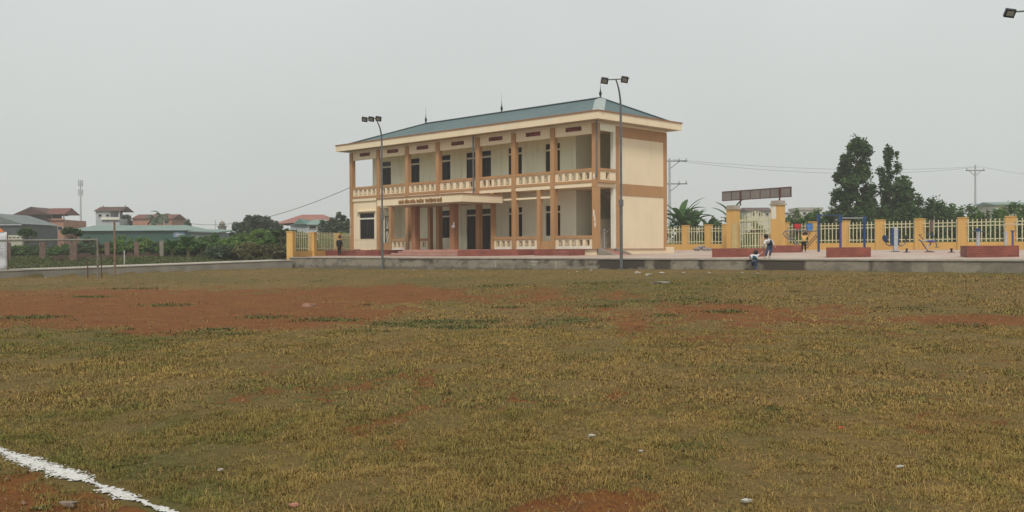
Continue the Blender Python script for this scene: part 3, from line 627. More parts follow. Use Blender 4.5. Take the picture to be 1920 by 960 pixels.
# peeled paint spots
def peel(pts,v):
    mb=MB(); vs=[rp(u,v,z) for u,z in pts]; mb.add(vs,[tuple(range(len(vs)))]); return mb.build('peeled_patch',mat('bare_plaster',(.7,.66,.58),None),hall)
rsn=random.Random(2)
def blot(u,z,ru,rz_,v,n=11): return peel([(u+ru*rsn.uniform(.5,1)*math.cos(2*math.pi*i/n),z+rz_*rsn.uniform(.5,1)*math.sin(2*math.pi*i/n)) for i in range(n)],v)
blot(.02,5.85,.10,.28,-.118);blot(.05,3.7,.07,.3,-.103);blot(-.02,3.3,.06,.28,-.103);blot(-.05,2.95,.07,.18,-.103);blot(24.36,3.8,.05,.5,-.103);blot(24.38,3.0,.04,.4,-.103)
for u,z in ((7,9.35),(9.1,9.3),(3,9.4)): peel([(u+.3*rsn.uniform(.4,1)*math.cos(i*.57),z+.12*rsn.uniform(.4,1)*math.sin(i*.57)) for i in range(11)],V0-.004)
# ------------------------------------------------------------------ planter boxes
SOIL=mat('dark_planter_soil',(.09,.05,.035),(.05,.035,.025),4,.95,.6)
def planter(corners,h,label,name='planter',zb=None):
    """corners: plan points, counter clockwise"""
    c=sum((Vector((p[0],p[1],0)) for p in corners),Vector())/len(corners); z=float(plat_z(c.x,c.y)) if zb is None else zb
    o=empty(name,(c.x,c.y,z),label=label,cat='planter',group='red tiled planters on the paved yard')
    pts=[Vector((p[0],p[1],0))-Vector((c.x,c.y,0)) for p in corners]; n=len(pts); inn=[p*(1-.14/ max(p.length,.3)) for p in pts]
    mb=MB(); mb.add([(p.x,p.y,-.25) for p in pts]+[(p.x,p.y,h) for p in pts]+[(p.x,p.y,h) for p in inn]+[(p.x,p.y,h-.12) for p in inn],
      [(i,(i+1)%n,n+(i+1)%n,n+i) for i in range(n)]+[(n+i,n+(i+1)%n,2*n+(i+1)%n,2*n+i) for i in range(n)]+[(2*n+i,2*n+(i+1)%n,3*n+(i+1)%n,3*n+i) for i in range(n)])
    mb.build('box_wall',REDTILE,o); mb=MB().add([(p.x,p.y,h-.1) for p in inn],[tuple(range(n))]); mb.build('soil',SOIL,o)
    return o
def uv(u,v): p=RX+A*u+N*v; return (p[0],p[1])
def rect_uv(u0,u1,v0,v1): return [uv(u0,v0),uv(u0,v1),uv(u1,v1),uv(u1,v0)][::-1]
def fix(c):
    a=sum(c[i][0]*c[(i+1)%len(c)][1]-c[(i+1)%len(c)][0]*c[i][1] for i in range(len(c))); return c if a>0 else c[::-1]
planter(fix(rect_uv(17.2,24.1,-2.9,-.5)),.38,'red tiled planter heaped with rubble under the ground floor front window')
planter(fix([uv(7.9,-3.9),uv(4.9,-1.6),uv(4.9,-.6),uv(7.9,-.6)]),.36,'wedge shaped red tiled planter immediately right of the entrance steps')
planter(fix(rect_uv(.5,3.5,-1.6,-.4)),.34,'low red tiled planter before the rightmost ground floor balustrade')
def pl_px(x0,x1,yb,depth,label,h):
    a=phit(x0,yb); b=phit(x1,yb); b.y=a.y; a.x=(x0-960)/F*a.y; b.x=(x1-960)/F*b.y
    return planter(fix([(a.x,a.y),(b.x,b.y),(b.x+depth*.35,b.y+depth),(a.x+depth*.35,a.y+depth)]),h,label)
pl_px(1335,1431,482.6,2.0,'low red tiled planter on the yard edge beside the two children',.40)
pl_px(1447,1502,474.0,2.2,'red tiled planter at the foot of the right gate pillar',.42)
pl_px(1549,1633,483.0,2.2,'red tiled planter in front of the blue pull up bars',.42)
pl_px(1814,1911,483.0,2.4,'rightmost red tiled planter below the spinning wheel trainer',.45)
# rubble along the planter top at left
RB=mat('brick_rubble',(.22,.08,.055),(.30,.22,.18),8,.9)
mb=MB(); rs_=random.Random(4)
for k in range(40):
    u=rs_.uniform(17.5,23.9); v=rs_.uniform(-2.6,-.8); p=uv(u,v); s=rs_.uniform(.06,.16); M=Matrix.Translation((p[0],p[1],1.13+.30+rs_.uniform(0,.1)))@Matrix.Rotation(rs_.uniform(0,6),4,'Z')@Matrix.Rotation(rs_.uniform(-.6,.6),4,'X')
    mb.box(-s,s,-s*.5,s*.5,-s*.4,s*.4,M)
tag(mb.build('rubble',RB),'broken brick rubble heaped on the planter under the left window','rubble',kind='stuff')
# ------------------------------------------------------------------ fences
def fence(pts,gaps,label,base_h=.47,h=1.95,pier=.46,top=None,zf=plat_z,pitch=.27,zoff=0):
    """pts: pier centres in plan"""
    c=pts[0]; z0=float(zf(c[0],c[1]))+zoff
    o=empty('fence',(c[0],c[1],z0),label=label,cat='fence',group='ochre boundary fences with cream pickets')
    for i,p in enumerate(pts):
        q=pts[min(i+1,len(pts)-1)]; r_=pts[max(i-1,0)]; d=math.atan2(q[1]-r_[1],q[0]-r_[0])
        zz=float(zf(p[0],p[1]))+zoff-z0; M=Matrix.Translation((p[0]-c[0],p[1]-c[1],zz))@Matrix.Rotation(d,4,'Z')
        mb=MB().box(-pier/2,pier/2,-pier/2,pier/2,-.4,h,M).box(-pier/2-.03,pier/2+.03,-pier/2-.03,pier/2+.03,h+.001,h+.06,M); mb.build('pier',OCHRE,o)
        if i<len(pts)-1 and i not in gaps:
            q=pts[i+1]; L_=math.hypot(q[0]-p[0],q[1]-p[1]); d=math.atan2(q[1]-p[1],q[0]-p[0]); M=Matrix.Translation((p[0]-c[0],p[1]-c[1],zz))@Matrix.Rotation(d,4,'Z')
            a,b=pier/2+.002,L_-pier/2-.002
            MB().box(a,b,-.11,.11,-.4,base_h,M).build('base_wall',OCHRE,o)
            mb=MB()
            for zr in (base_h+.16,1.45,1.66): mb.box(a,b,-.025,.025,zr,zr+.055,M)
            n=max(2,int((b-a)/pitch))
            for k in range(n):
                x=a+(b-a)*(k+.5)/n; mb.box(x-.03,x+.03,-.05,-.027,base_h+.03,1.88+.0,M)
            mb.build('picket_panel',PICKET,o)
    return o
def fl(x): D=62*2175/(x+450); return ((x-960)/F*D,D)
fence([fl(x) for x in (1234,1286,1329,1362)],[],'short run of ochre fence between the hall and the left gate pillar')
fence([fl(x) for x in (1472,1525,1585,1651,1725,1805.5,1895.5,1990,2100)],[],'long ochre fence with cream pickets behind the exercise equipment')
def lfz(X,Y): return .98
fence([((x-960)/F*D,D) for x,D in ((546,66.3),(586,69.5),(634,74.),(669,79.))],[],'ochre fence with pale pickets at the left end of the yard',h=1.8,base_h=.5,zf=lfz)
# gate
def gp(x,D,h,label,paint_patch=False):
    X=(x-960)/F*D; z=float(plat_z(X,D)); d=math.atan2(-.787,.617)
    o=empty('gate_pillar',(X,D,z),d,label=label,cat='gate pillar',group='gate pillars')
    MB().box(-.36,.36,-.36,.36,-.4,h).build('shaft',OCHRE,o)
    MB().box(-.44,.44,-.44,.44,h+.001,h+.10).box(-.36,.36,-.36,.36,h+.101,h+.32).build('cap',CAPC,o)
    if paint_patch: MB().box(-.30,.12,-.366,-.362,h-1.0,h-.05).build('white_patch',WHITE,o)
    MB().box(-.40,.40,-.40,.40,-.3,.14).build('foot',CAPC,o)
    return o
g1=gp(1375,72.2,3.05,'ochre gate pillar nearer the hall under the left post of the grey sign'); g2=gp(1459,69.3,3.25,'ochre gate pillar with a white primed patch, right of the yellow gate',True)
def gate():
    a=Vector(((1388-960)/F*71.7,71.7,0)); b=Vector(((1446-960)/F*69.7,69.7,0)); z=float(plat_z(a.x,a.y))
    o=empty('gate',(a.x,a.y,z),math.atan2(b.y-a.y,b.x-a.x),label='yellow barred double gate with curved top between two ochre pillars',cat='gate')
    L_=(b-a).length
    def leaf(x0,x1,flip):
        mb=MB(); n=6
        for k in range(n+1):
            t=k/n; x=x0+(x1-x0)*t; tt=(x/L_); h=2.35+.55*math.sin(math.pi*tt); mb.box(x-.03,x+.03,-.025,.025,.1,h)
        for zr in (.28,1.2,1.5,2.15): mb.box(x0,x1,-.045,-.026,zr,zr+.07)
        l=mb.build('gate_leaf',PICKET,o); 
        return l
    leaf(0,L_/2-.03,0); leaf(L_/2+.03,L_,1)
    MB().box(L_/2-.4,L_/2+.4,-.07,-.047,1.40,1.45).build('bolt',RUST,o)
    MB().box(L_*.62,L_,.03,.05,.1,1.15).build('sheet_panel',mat('faded_orange_sheet',(.48,.30,.17),None),o)
    # side leaf folded back against the left pillar
    MB().box(-.42,-.02,-.42,-.39,.15,2.0).box(-.46,-.42,-.43,-.38,.1,2.1).box(-.02,.03,-.43,-.38,.1,2.1).build('side_leaf',mat('yellow_sheet',(.55,.43,.2),(.48,.37,.17),2,.6),o)
gate()
def gate_sign():
    a=W(1355,374.5,74.3); b=W(1484,366,68.6); top_a=W(1355,360.5,74.3); top_b=W(1484,349.8,68.6)
    d=(b-a); d.z=0; L_=d.length; o=empty('sign_frame',(a.x,a.y,0),math.atan2(d.y,d.x),label='long blank grey sign board in a maroon frame above the yard gate',cat='sign')
    zb,zt=5.22,5.86
    MB().box(0,L_,-.02,.02,zb,zt).build('board',SIGNG,o)
    mb=MB().box(0,L_,-.05,.05,zb-.05,zb).box(0,L_,-.05,.05,zt,zt+.05)
    for k in range(8):
        x=L_*k/7; x=min(max(x,.025),L_-.025); mb.box(x-.025,x+.025,-.045,.045,zb,zt)
    mb.build('frame',MAROON,o)
    for g,h in ((g1,3.05),(g2,3.25)):
        t=(Vector((g.location.x,g.location.y,0))-Vector((a.x,a.y,0))).dot(d.normalized()); MB().box(t-.045,t+.045,-.12,-.052,g.location.z+h+.32,zt+.02).build('post',MAROON,o)
gate_sign()
# ------------------------------------------------------------------ floodlight poles
def lamp(s,heads,label,lab_heads=None):
    p=P(s,35.95); z=float(ground_z(p.x,p.y)); o=empty('floodlight_pole',(p.x,p.y,z),label=label,cat='floodlight',group='floodlight poles along the retaining wall')
    h=9.57-z; dz=h-9.02; ax=Vector((A[0],A[1],0)); out=Vector((-N[0],-N[1],0))
    # pole bends forward (towards the field) near its top
    lean=Vector((-.22,-.55,0))
    pts=[(0,0,-.2),(0,0,3.2)]; MB().tube(pts,.075,10).box(-.16,.16,-.16,.16,-.1,.03).build('pole_base',STEEL,o)
    pts=[Vector((0,0,3.15)),Vector((0,0,7.0+dz)),Vector((0,0,7.6+dz))]
    for k in range(1,8):
        t=k/7*R(62); r_=1.35; pts.append(Vector((0,0,7.6+dz))+Vector((0,0,r_*math.sin(t)*1.05))+Vector((-.42,-.9,0))*r_*(1-math.cos(t)))
    top=pts[-1]; MB().tube(pts,[.055]*3+[.05-.003*k for k in range(1,8)],8).build('pole',STEEL,o)
    MB().box(-.10,.10,-.10,.10,3.0,3.3).build('joint_collar',STEEL,o)
    bar=Vector((.96,-.28,0)).normalized()
    xs=[t for t in heads]; MB().tube([top+bar*(min(xs)-.12),top+bar*(max(xs)+.22)],.03,6).build('cross_arm',STEEL,o)
    for t in heads:
        M=Matrix.Translation(top+bar*t+Vector((0,0,-.03)))@Matrix.Rotation(R(-14),4,'Z')@Matrix.Rotation(R(38),4,'X')@Matrix.Rotation(R(12),4,'Y')
        hd=MB().box(-.165,.165,-.07,.05,-.14,.14,M)
        for k in range(5): hd.box(-.15+.07*k,-.135+.07*k,.051,.10,-.12,.12,M)
        hd=hd.build('lamp_head',BLACK,o); MB().box(-.11,.11,-.085,-.072,-.07,.09,M).build('lamp_glass',LENS,hd)
        MB().tube([top+bar*t+Vector((0,.02,0)),M@Vector((0,.08,0))],.03,5).build('bracket',BLACK,hd)
    return o
sL,_=s_at(717,35.95); sR,_=s_at(1165,35.95)
lamp(sR,(-.52,.42),'curved steel floodlight pole with two black heads before the right corner of the hall')
lamp(sL,(-.68,-.25,.22),'curved steel floodlight pole with three black heads before the left end of the hall')
lamp(sR-18.1,(-1.05,.5),'floodlight pole beyond the right picture edge, only its black head and arm in view')
# ------------------------------------------------------------------ goal, banner, poles at left
def goal():
    D=52.; a=W(183,519,D); z=float(ground_z(a.x,a.y)); b=W(-75,520,54.5)
    o=empty('goal',(a.x,a.y,z),label='weathered steel football goal with a hanging net in front of the low wall',cat='football goal')
    h=W(183,449.5,D).z-z; l=Vector((b.x-a.x,b.y-a.y,0)); back=Vector((-.25,1.1,0))
    MB().tube([(0,0,-.1),(0,0,h)],.055,8).build('goal_post',mat('weathered_paint',(.22,.20,.16),(.12,.105,.08),5,.85),o)
    MB().tube([tuple(l)[:2]+(-.1,),tuple(l)[:2]+(h,)],.055,8).build('goal_post',WOODP,o)
    MB().tube([Vector((0,0,h)),l+Vector((0,0,h))],.058,8).build('crossbar',mat('weathered_bar',(.20,.20,.17),(.13,.125,.10),3,.8),o)
    MB().tube([Vector((0,0,h-.02)),back*.7+Vector((0,0,h*.8)),back+Vector((0,0,0))],.025,6).build('stay',RUST,o)
    m=mat('net_cord',(.13,.13,.115),None); mb=MB(); n=46
    L_=l.length
    for i in range(n+1):
        t=i/n; p=l*t; mb.tube([p+Vector((0,0,h)),p+back*.8+Vector((0,0,h*.72)),p+back*1.2+Vector((0,0,.02))],.006,3,False)
    for k in range(1,12):
        f=k/12; q=(back*.8*(f/.45)+Vector((0,0,h*(1-.28*f/.45)))) if f<.45 else back*(.8+.4*(f-.45)/.55)+Vector((0,0,h*.72*(1-(f-.45)/.55)))
        mb.tube([q,l+q],.006,3,False)
    mb.build('net',m,o)
goal()
def thin_pole(x,yt,yb,D,name,m,label,cat,r=.035,extra=None,group=None):
    p=W(x,yb,D); z=float(ground_z(p.x,p.y)); t=W(x,yt,D).z
    mb=MB().tube([(0,0,-.2),(.01,0,(t-z)*.5),(0.0,0,t-z)],r,7)
    o=mb.build(name,m,loc=(p.x,p.y,z)); tag(o,label,cat,group); return o
thin_pole(215,415,518,55.,'utility_pole',mat('rusty_pole_paint',(.26,.16,.11),(.16,.10,.07),4,.9),'thin rust brown pole standing alone right of the goal','pole',.06)
thin_pole(164,487,520,52.,'stake',RUST,'short rusty stake left of the goal post','stake',.03)
thin_pole(233,470,486,62.,'stake',mat('pale_stake',(.4,.38,.33),None),'short pale stake behind the low wall right of the rusty pole','stake',.04)
def banner():
    D=54.5; a=W(-70,448,D); b=W(13,448,D); 
    o=empty('banner',(b.x,b.y,float(ground_z(b.x,b.y))),label='white cloth banner with an orange top hung at the far left edge',cat='banner')
    z0=o.location.z; mb=MB(); n=14; zt=W(5,435,D).z-z0; zb=W(5,504,D).z-z0; w_=b.x-a.x
    vs=[];fs=[]
    for i in range(n+1):
        for j in range(9):
            t=i/n;u=j/8; vs.append((-w_*t,.06*math.sin(t*14+u*3)+.02,zt+(zb-.12*math.sin(t*5)-zt)*u))
    for i in range(n):
        for j in range(8): k=i*9+j; fs.append((k,k+1,k+10,k+9))
    c=mb.add(vs,fs).build('cloth',mat('white_banner_cloth',(.55,.56,.58),(.47,.48,.5),2,.8),o,smooth=True); md=c.modifiers.new('t','SOLIDIFY'); md.thickness=.01
    MB().add([(.0-.15,.0,zt+.38-.38),(-.15,.02,zt+.01),(-w_,.0,zt+.01),(-w_,.0,zt+1.0),(-.5,.0,zt+.35)],[(0,1,4),(1,2,3,4)]).build('top_panel',mat('orange_cloth',(.75,.22,.08),None),o)
    MB().tube([(.03,.04,-.1),(.03,.04,zt+.02)],.03).build('post',RUST,o)
banner()
# ------------------------------------------------------------------ foliage tools
def leaf_cloud(clumps,n,size,rs,flat=.6,aspect=.45):
    """clumps: list (cx,cy,cz,rx,ry,rz). returns V,F of quads"""
    cl=np.array(clumps,float); vol=(cl[:,3]*cl[:,4]*cl[:,5])**.75; pr=vol/vol.sum(); k=rs.choice(len(cl),n,p=pr)
    d=rs.normal(size=(n,3)); d/=np.linalg.norm(d,axis=1)[:,None]; r=rs.rand(n)**.5*np.where(rs.rand(n)<.3,rs.uniform(1.,1.55,n),1.)
    P_=cl[k,:3]+d*r[:,None]*cl[k,3:6]
    a=rs.normal(size=(n,3)); a[:,2]*=flat; a/=np.linalg.norm(a,axis=1)[:,None]; b=np.cross(a,rs.normal(size=(n,3))); b/=np.linalg.norm(b,axis=1)[:,None]
    s=size*rs.uniform(.6,1.3,n)[:,None]
    V=np.stack([P_-a*s,P_+b*s*aspect,P_+a*s,P_-b*s*aspect],1).reshape(-1,3); i=np.arange(n)*4
    return V,np.stack([i,i+1,i+2,i+3],1)
LEAF={'weed':leafmat('waste_ground_weeds',[(.05,.075,.022),(.09,.115,.035),(.15,.14,.06)]),
 'dark':leafmat('dark_foliage',[(.026,.058,.017),(.046,.095,.025),(.085,.145,.036)]),
 'mid':leafmat('mid_green_foliage',[(.035,.085,.018),(.065,.14,.028),(.12,.20,.04)]),
 'light':leafmat('fresh_green_foliage',[(.07,.14,.025),(.12,.21,.04),(.19,.28,.06)]),
 'grey':leafmat('grey_green_foliage',[(.045,.07,.04),(.07,.10,.055),(.10,.13,.07)]),
 'dry':leafmat('dry_weed_foliage',[(.10,.10,.045),(.15,.13,.06),(.09,.12,.04)])}
def tree(x,ytop,ybase,D,wpx,kind,leaf,n,size,label,group=None,shape='round',name='tree',cat='tree',trunk=True,seed=0,gap=1.):
    rs=np.random.RandomState(seed+int(x)); p=W(x,ybase,D); X,Y=p.x,p.y; zt=W(x,ytop,D).z; z0=min(float(ground_z(X,Y)) if not (X*N[0]+Y*N[1]>36.5 and D<85) else .9, p.z)
    Hh=zt-z0; r=wpx/2/F*D
    o=empty(name,(X,Y,z0),label=label,cat=cat,group=group)
    cl=[]
    if shape=='column':
        m=54
        for i in range(m):
            t=.12+.86*i/m; w_=r*(1.0 if t<.5 else math.sqrt(max(.03,1-((t-.5)/.52)**2)))*(.55+.25*rs.rand()); ang=rs.uniform(0,6.28); off=r*.62*(1.0 if t<.5 else math.sqrt(max(.02,1-((t-.5)/.5)**2)))
            q=rs.rand()**.5; k_=rs.uniform(.28,.5); cl.append((1.35*off*math.cos(ang)*q,1.35*off*math.sin(ang)*q,Hh*(t+rs.uniform(-.02,.02)),max(w_*k_,.2),max(w_*k_,.2),Hh*rs.uniform(.03,.07)))
        cl.append((0,0,Hh*.93,r*.22,r*.22,Hh*.08))
    elif shape=='bush':
        for i in range(30):
            ang=rs.uniform(0,6.28); q=rs.rand()**.5; cr_=rs.uniform(.13,.24); hh=(.90-.42*q*q)*rs.uniform(.72,1.0); cl.append((r*.8*q*math.cos(ang),r*.8*q*math.sin(ang),Hh*hh,r*cr_,r*cr_,Hh*rs.uniform(.07,.13)))
        for i in range(9): ang=rs.uniform(0,6.28); q=rs.rand()**.5; cl.append((r*.75*q*math.cos(ang),r*.75*q*math.sin(ang),Hh*rs.uniform(.2,.5),r*.3,r*.3,Hh*.2))
    elif shape=='umbrella':
        for i in range(12): ang=rs.uniform(0,6.28); q=rs.rand()**.5; cl.append((r*.75*q*math.cos(ang),r*.75*q*math.sin(ang),Hh*(.86-.16*q),r*.26,r*.26,Hh*.075))
    else:
        for i in range(46):
            ang=rs.uniform(0,6.28); q=rs.rand()**.4; hh=rs.uniform(-.8,.9); k=math.sqrt(max(0,1-hh*hh)); e=rs.uniform(.13,.25); cl.append((r*.85*q*k*math.cos(ang),r*.85*q*k*math.sin(ang),Hh*(.60+.36*hh),r*e,r*e,Hh*rs.uniform(.05,.09)))
    V,Fq=leaf_cloud(cl,n,size,rs); V[:,2]=np.maximum(V[:,2],.03)
    V[:,0]*=1; npmesh('crown' if shape!='bush' else 'foliage',V,Fq,4,LEAF[leaf],o)
    if trunk:
        tr=MB(); tr.tube([(0,0,-.2),(rs.uniform(-.1,.1),0,Hh*.3),(rs.uniform(-.15,.15),.05,Hh*.6),(0,0,Hh*.9)],[max(.05,r*.10),max(.04,r*.075),max(.03,r*.045),.02],7)
        for c in cl[:26]:
            zb=max(.1,c[2]-Hh*.18); tr.tube([(0,0,zb*.85),(c[0]*.5,c[1]*.5,zb),(c[0],c[1],c[2])],[max(.025,r*.03),max(.02,r*.02),.012],5)
        tr.build('trunk' if shape!='bush' else 'stems',BARK,o)
    return o
# tall trees at right
T='trees and shrubs beyond the right fence'
tree(1607,258,418,92,98,'','dark',15000,.19,'tallest tree, a full dark column beyond the fence behind the pull up bars',T,'column',gap=1)
tree(1586,286,418,93,54,'','dark',4500,.19,'lower leafy spur tree pressed against the left side of the tallest tree',T,'column')
tree(1669,274,418,95,56,'','dark',6000,.19,'second tall slender tree just right of the tallest one',T,'column',seed=3)
tree(1688,326,418,92,96,'','dark',5200,.20,'spreading lower tree with an arm reaching right from the slender tree',T,'round',seed=4)
for i,(x,yt,wp,lf,D,lab) in enumerate(((1490,396,60,'mid',90,'green shrub right of the gate pillar beyond the fence'),(1530,397,60,'mid',92,'green shrub beyond the fence left of the tallest tree'),(1566,392,50,'dark',88,'dark shrub against the left foot of the tallest tree'),
   (1640,380,70,'dark',88,'dark shrub filling the gap below the two tall trees'),(1706,382,64,'dark',88,'dark shrub right of the slender tree foot'),(1747,371,66,'dark',90,'taller dark shrub with a layered top left of the utility pole'),(1785,384,60,'mid',92,'shrub between the layered shrub and the utility pole'),
   (1816,386,60,'mid',94,'mid green shrub just left of the utility pole base'),(1850,389,56,'mid',92,'shrub just right of the utility pole base'),(1880,385,56,'light',90,'brightest green shrub left of the last fence bay'),(1912,380,60,'mid',88,'green shrub at the right picture edge'),(1955,384,60,'mid',88,'green shrub past the right picture edge'))):
    tree(x,yt-10,455,D,wp*1.4,'',lf,7000,.15,lab,T,'bush',name='shrub',cat='shrub',seed=i)
# ground cover behind right fence
def weeds(name,pts,n,size,leaf,label,hh=.6):
    rs=np.random.RandomState(9); a=np.array(pts); k=rs.randint(0,len(a),n)
    X=a[k,0]+rs.normal(0,1,n)*a[k,2]; Y=a[k,1]+rs.normal(0,1,n)*a[k,2]; s,q=sq(X,Y); dl=(X-C0[0])*LM[0]+(Y-C0[1])*LM[1]
    z=ground_z(X,Y); z=z+rs.rand(n)*hh*(.4+fbm(X*.5,Y*.5,3))
    ok=((dl>3.8)&((s>56.5)|(X<-14))) if name=='weeds' else np.ones(n,bool)
    X,Y,z=X[ok],Y[ok],z[ok]; n=len(X); P_=np.stack([X,Y,z],1); aa=rs.normal(size=(n,3)); aa[:,2]=np.abs(aa[:,2])+.5; aa/=np.linalg.norm(aa,axis=1)[:,None]; b=np.cross(aa,rs.normal(size=(n,3))); b/=np.linalg.norm(b,axis=1)[:,None]
    V=np.stack([P_-aa*size,P_+b*size*.35,P_+aa*size,P_-b*size*.35],1).reshape(-1,3); i=np.arange(n)*4
    o=npmesh(name,V,np.stack([i,i+1,i+2,i+3],1),4,LEAF[leaf]); tag(o,label,'weeds',kind='stuff')
def wpt(x,D,r=2.): return ((x-960)/F*D,D,r)
weeds('weeds',[wpt(x,D,2.2) for x in range(-100,541,18) for D in (60,64,68,74,80)],42000,.10,'weed','low green weeds covering the waste ground behind the low wall',hh=.28)
weeds('undergrowth',[wpt(x,88,1.5) for x in range(1250,1960,18)],26000,.16,'mid','thin undergrowth seen through the pickets of the long fence',hh=1.8)
# banana plants
BAN=leafmat('banana_leaf',[(.03,.075,.02),(.05,.115,.03),(.09,.17,.045)],.6,.3)
def banana(x,ytop,D,label,n=9,seed=0,spread=1.,group='banana plants'):
    rs=random.Random(seed); p=W(x,460,D); z0=.9; zt=W(x,ytop,D).z; Hh=zt-z0; o=empty('banana_plant',(p.x,p.y,z0),label=label,cat='banana plant',group=group)
    MB().tube([(0,0,-.1),(.05,0,Hh*.3),(.02,0,Hh*.55)],[.16,.13,.09],8).build('stem',mat('banana_stem',(.16,.17,.07),(.10,.09,.045),5,.8),o)
    for i in range(n):
        a=i*2.4+rs.uniform(-.3,.3); el=R(rs.uniform(35,82)); L_=Hh*rs.uniform(.45,.66)*spread; wd=.28*rs.uniform(.8,1.2); base=Vector((0,0,Hh*rs.uniform(.42,.58))); vs=[];m=9
        pos=base.copy(); e=el
        for k in range(m+1):
            t=k/m; w_=wd*(math.sin(math.pi*min(1,t*.95+.08))**.6) if t>.12 else .03
            side=Vector((-math.sin(a),math.cos(a),0))*w_; up=Vector((0,0,w_*.35))
            vs+= [pos-side+up,pos,pos+side+up]; pos=pos+Vector((math.cos(a)*math.cos(e),math.sin(a)*math.cos(e),math.sin(e)))*L_/m; e-=R(rs.uniform(4,10))
        fs=[]
        for k in range(m):
            for j in (0,1): fs.append((3*k+j,3*k+j+1,3*k+j+4,3*k+j+3))
        MB().add(vs,fs).build('leaf',BAN,o)
    return o
def palm(x,ytop,D,label,seed):
    rs=random.Random(seed); p=W(x,460,D); zt=W(x,ytop,D).z; Hh=zt-.9; o=empty('palm_tree',(p.x,p.y,.9),label=label,cat='palm tree',group='palms by the long red roof')
    MB().tube([(0,0,-.1),(.1,0,Hh*.5),(0,0,Hh*.86)],[.2,.15,.12],7).build('trunk',BARK,o)
    for i in range(16):
        a=i*2.4; e=R(rs.uniform(-10,70)); L_=rs.uniform(2.0,2.6); pos=Vector((0,0,Hh*.84)); vs=[]; m=7
        for k in range(m+1):
            w_=.05+.26*math.sin(math.pi*min(1,k/m*.9+.1)); side=Vector((-math.sin(a),math.cos(a),0))*w_; dn=Vector((0,0,-w_*.7)); vs+=[pos-side+dn,pos,pos+side+dn]
            pos=pos+Vector((math.cos(a)*math.cos(e),math.sin(a)*math.cos(e),math.sin(e)))*L_/m; e-=R(rs.uniform(12,19))
        MB().add(vs,[(3*k+j,3*k+j+1,3*k+j+4,3*k+j+3) for k in range(m) for j in (0,1)]).build('frond',LEAF['grey'],o)
palm(303,392,182,'feathery palm at the right end of the long red tiled roof',1); palm(291,399,184,'shorter palm overlapping the long red tiled roof',2)
banana(1277,362,88,'banana plant with upright leaf beside the hall end wall beyond the fence',14,1)
banana(1300,380,88,'lower banana plant between the hall and the gate beyond the fence',13,2)
banana(1330,398,88,'smallest banana plant half hidden behind the gate side fence',11,3)
banana(1372,362,84,'large banana plant spreading behind the left gate pillar',9,4,.8)
tree(1290,384,455,94,96,'','dark',6500,.15,'dark bush behind the banana plants next to the hall','bushes left of the gate','bush',name='shrub',cat='shrub')
tree(1340,402,455,94,84,'','dark',5500,.15,'dark bush behind the short fence left of the gate','bushes left of the gate','bush',name='shrub',cat='shrub')
tree(1415,404,455,98,60,'','mid',2600,.17,'bush seen through the gate bars','bushes left of the gate','bush',name='shrub',cat='shrub')
# left side vegetation
Lg='bushes on the waste ground at left'
for i,(x,yt,yb,D,wp,lf,sh,lab) in enumerate((
  (330,452,482,78,64,'mid','bush','leafy bush right of the last brick pillar'),(365,448,482,80,60,'dark','bush','dark bush beside the fallen banana leaf'),(395,440,482,84,70,'mid','bush','bush in front of the grey shed'),
  (430,446,482,78,56,'light','bush','pale bush at the middle of the waste ground'),(455,437,482,86,62,'mid','bush','bush below the hazy round tree, left'),(490,432,482,86,74,'light','bush','bright bush below the hazy round tree, right'),
  (520,438,482,80,56,'mid','bush','bush left of the ochre corner pier'),(545,446,482,84,50,'mid','bush','bush peeping over the ochre corner pier'),(470,458,485,72,70,'dry','bush','yellowish scrub nearest the low wall'),(515,462,485,72,60,'dry','bush','yellowish scrub by the corner pier'),
  (420,462,487,72,60,'grey','bush','greyish scrub behind the low wall'),(575,436,470,90,50,'mid','bush','bush seen through the left fence, first bay'),(612,440,470,90,50,'light','bush','bush seen through the left fence, second bay'),(648,438,470,92,44,'mid','bush','bush seen behind the figure in black'))):
    tree(x,yt-6,yb,D,wp*1.25,'',lf,4200,.13,lab,Lg,sh,name='shrub',cat='shrub',seed=20+i)
for i,(x,yt,D,wp,lf,lab) in enumerate(((40,458,82,60,'mid','bush between the banner and the first brick pillars'),(75,462,82,50,'dark','dark bush behind the net at left'),(118,458,82,56,'mid','bush behind the middle of the net'),(150,455,82,50,'dark','dark bush just left of the goal post'),(178,456,84,56,'grey','greyish bush behind the goal post'),(208,452,84,40,'mid','bush behind the thin rusty pole'),(232,440,86,42,'light','fresh green sapling clump right of the rusty pole'),(270,442,86,46,'light','fresh green clump in front of the green warehouse'),(296,452,80,44,'dark','dark bush left of the last brick pillar'))):
    tree(x,yt-4,487,D,wp*1.25,'',lf,3000,.13,lab,Lg,'bush',name='shrub',cat='shrub',seed=40+i)
tree(483,402,470,125,84,'','grey',7000,.28,'hazy round tree in the distance left of the ochre fence','far trees at left','round')
tree(455,410,470,128,46,'','grey',3000,.28,'small tree attached to the left of the hazy round tree','far trees at left','round')
tree(510,412,470,126,44,'','grey',3000,.28,'tree filling the right shoulder of the hazy round tree','far trees at left','round')
tree(530,420,482,76,52,'','dark',1700,.13,'papaya like tree with drooping leaves before the far villa','papaya trees','umbrella')
tree(545,424,480,82,46,'','dark',1500,.13,'smaller drooping tree touching the ochre corner pier','papaya trees','umbrella')
tree(50,420,475,90,38,'','dark',1700,.14,'leftmost dark papaya tree before the brick house','papaya trees','umbrella',seed=7)
tree(133,418,475,88,44,'','dark',1800,.14,'dark papaya tree left of the green warehouse','papaya trees','umbrella',seed=8)
tree(166,440,475,90,24,'','dark',900,.13,'small papaya top before the green warehouse wall','papaya trees','umbrella',seed=9)
tree(352,411,450,190,16,'','grey',900,.35,'small far palm above the warehouse roof end','far trees at left','round')
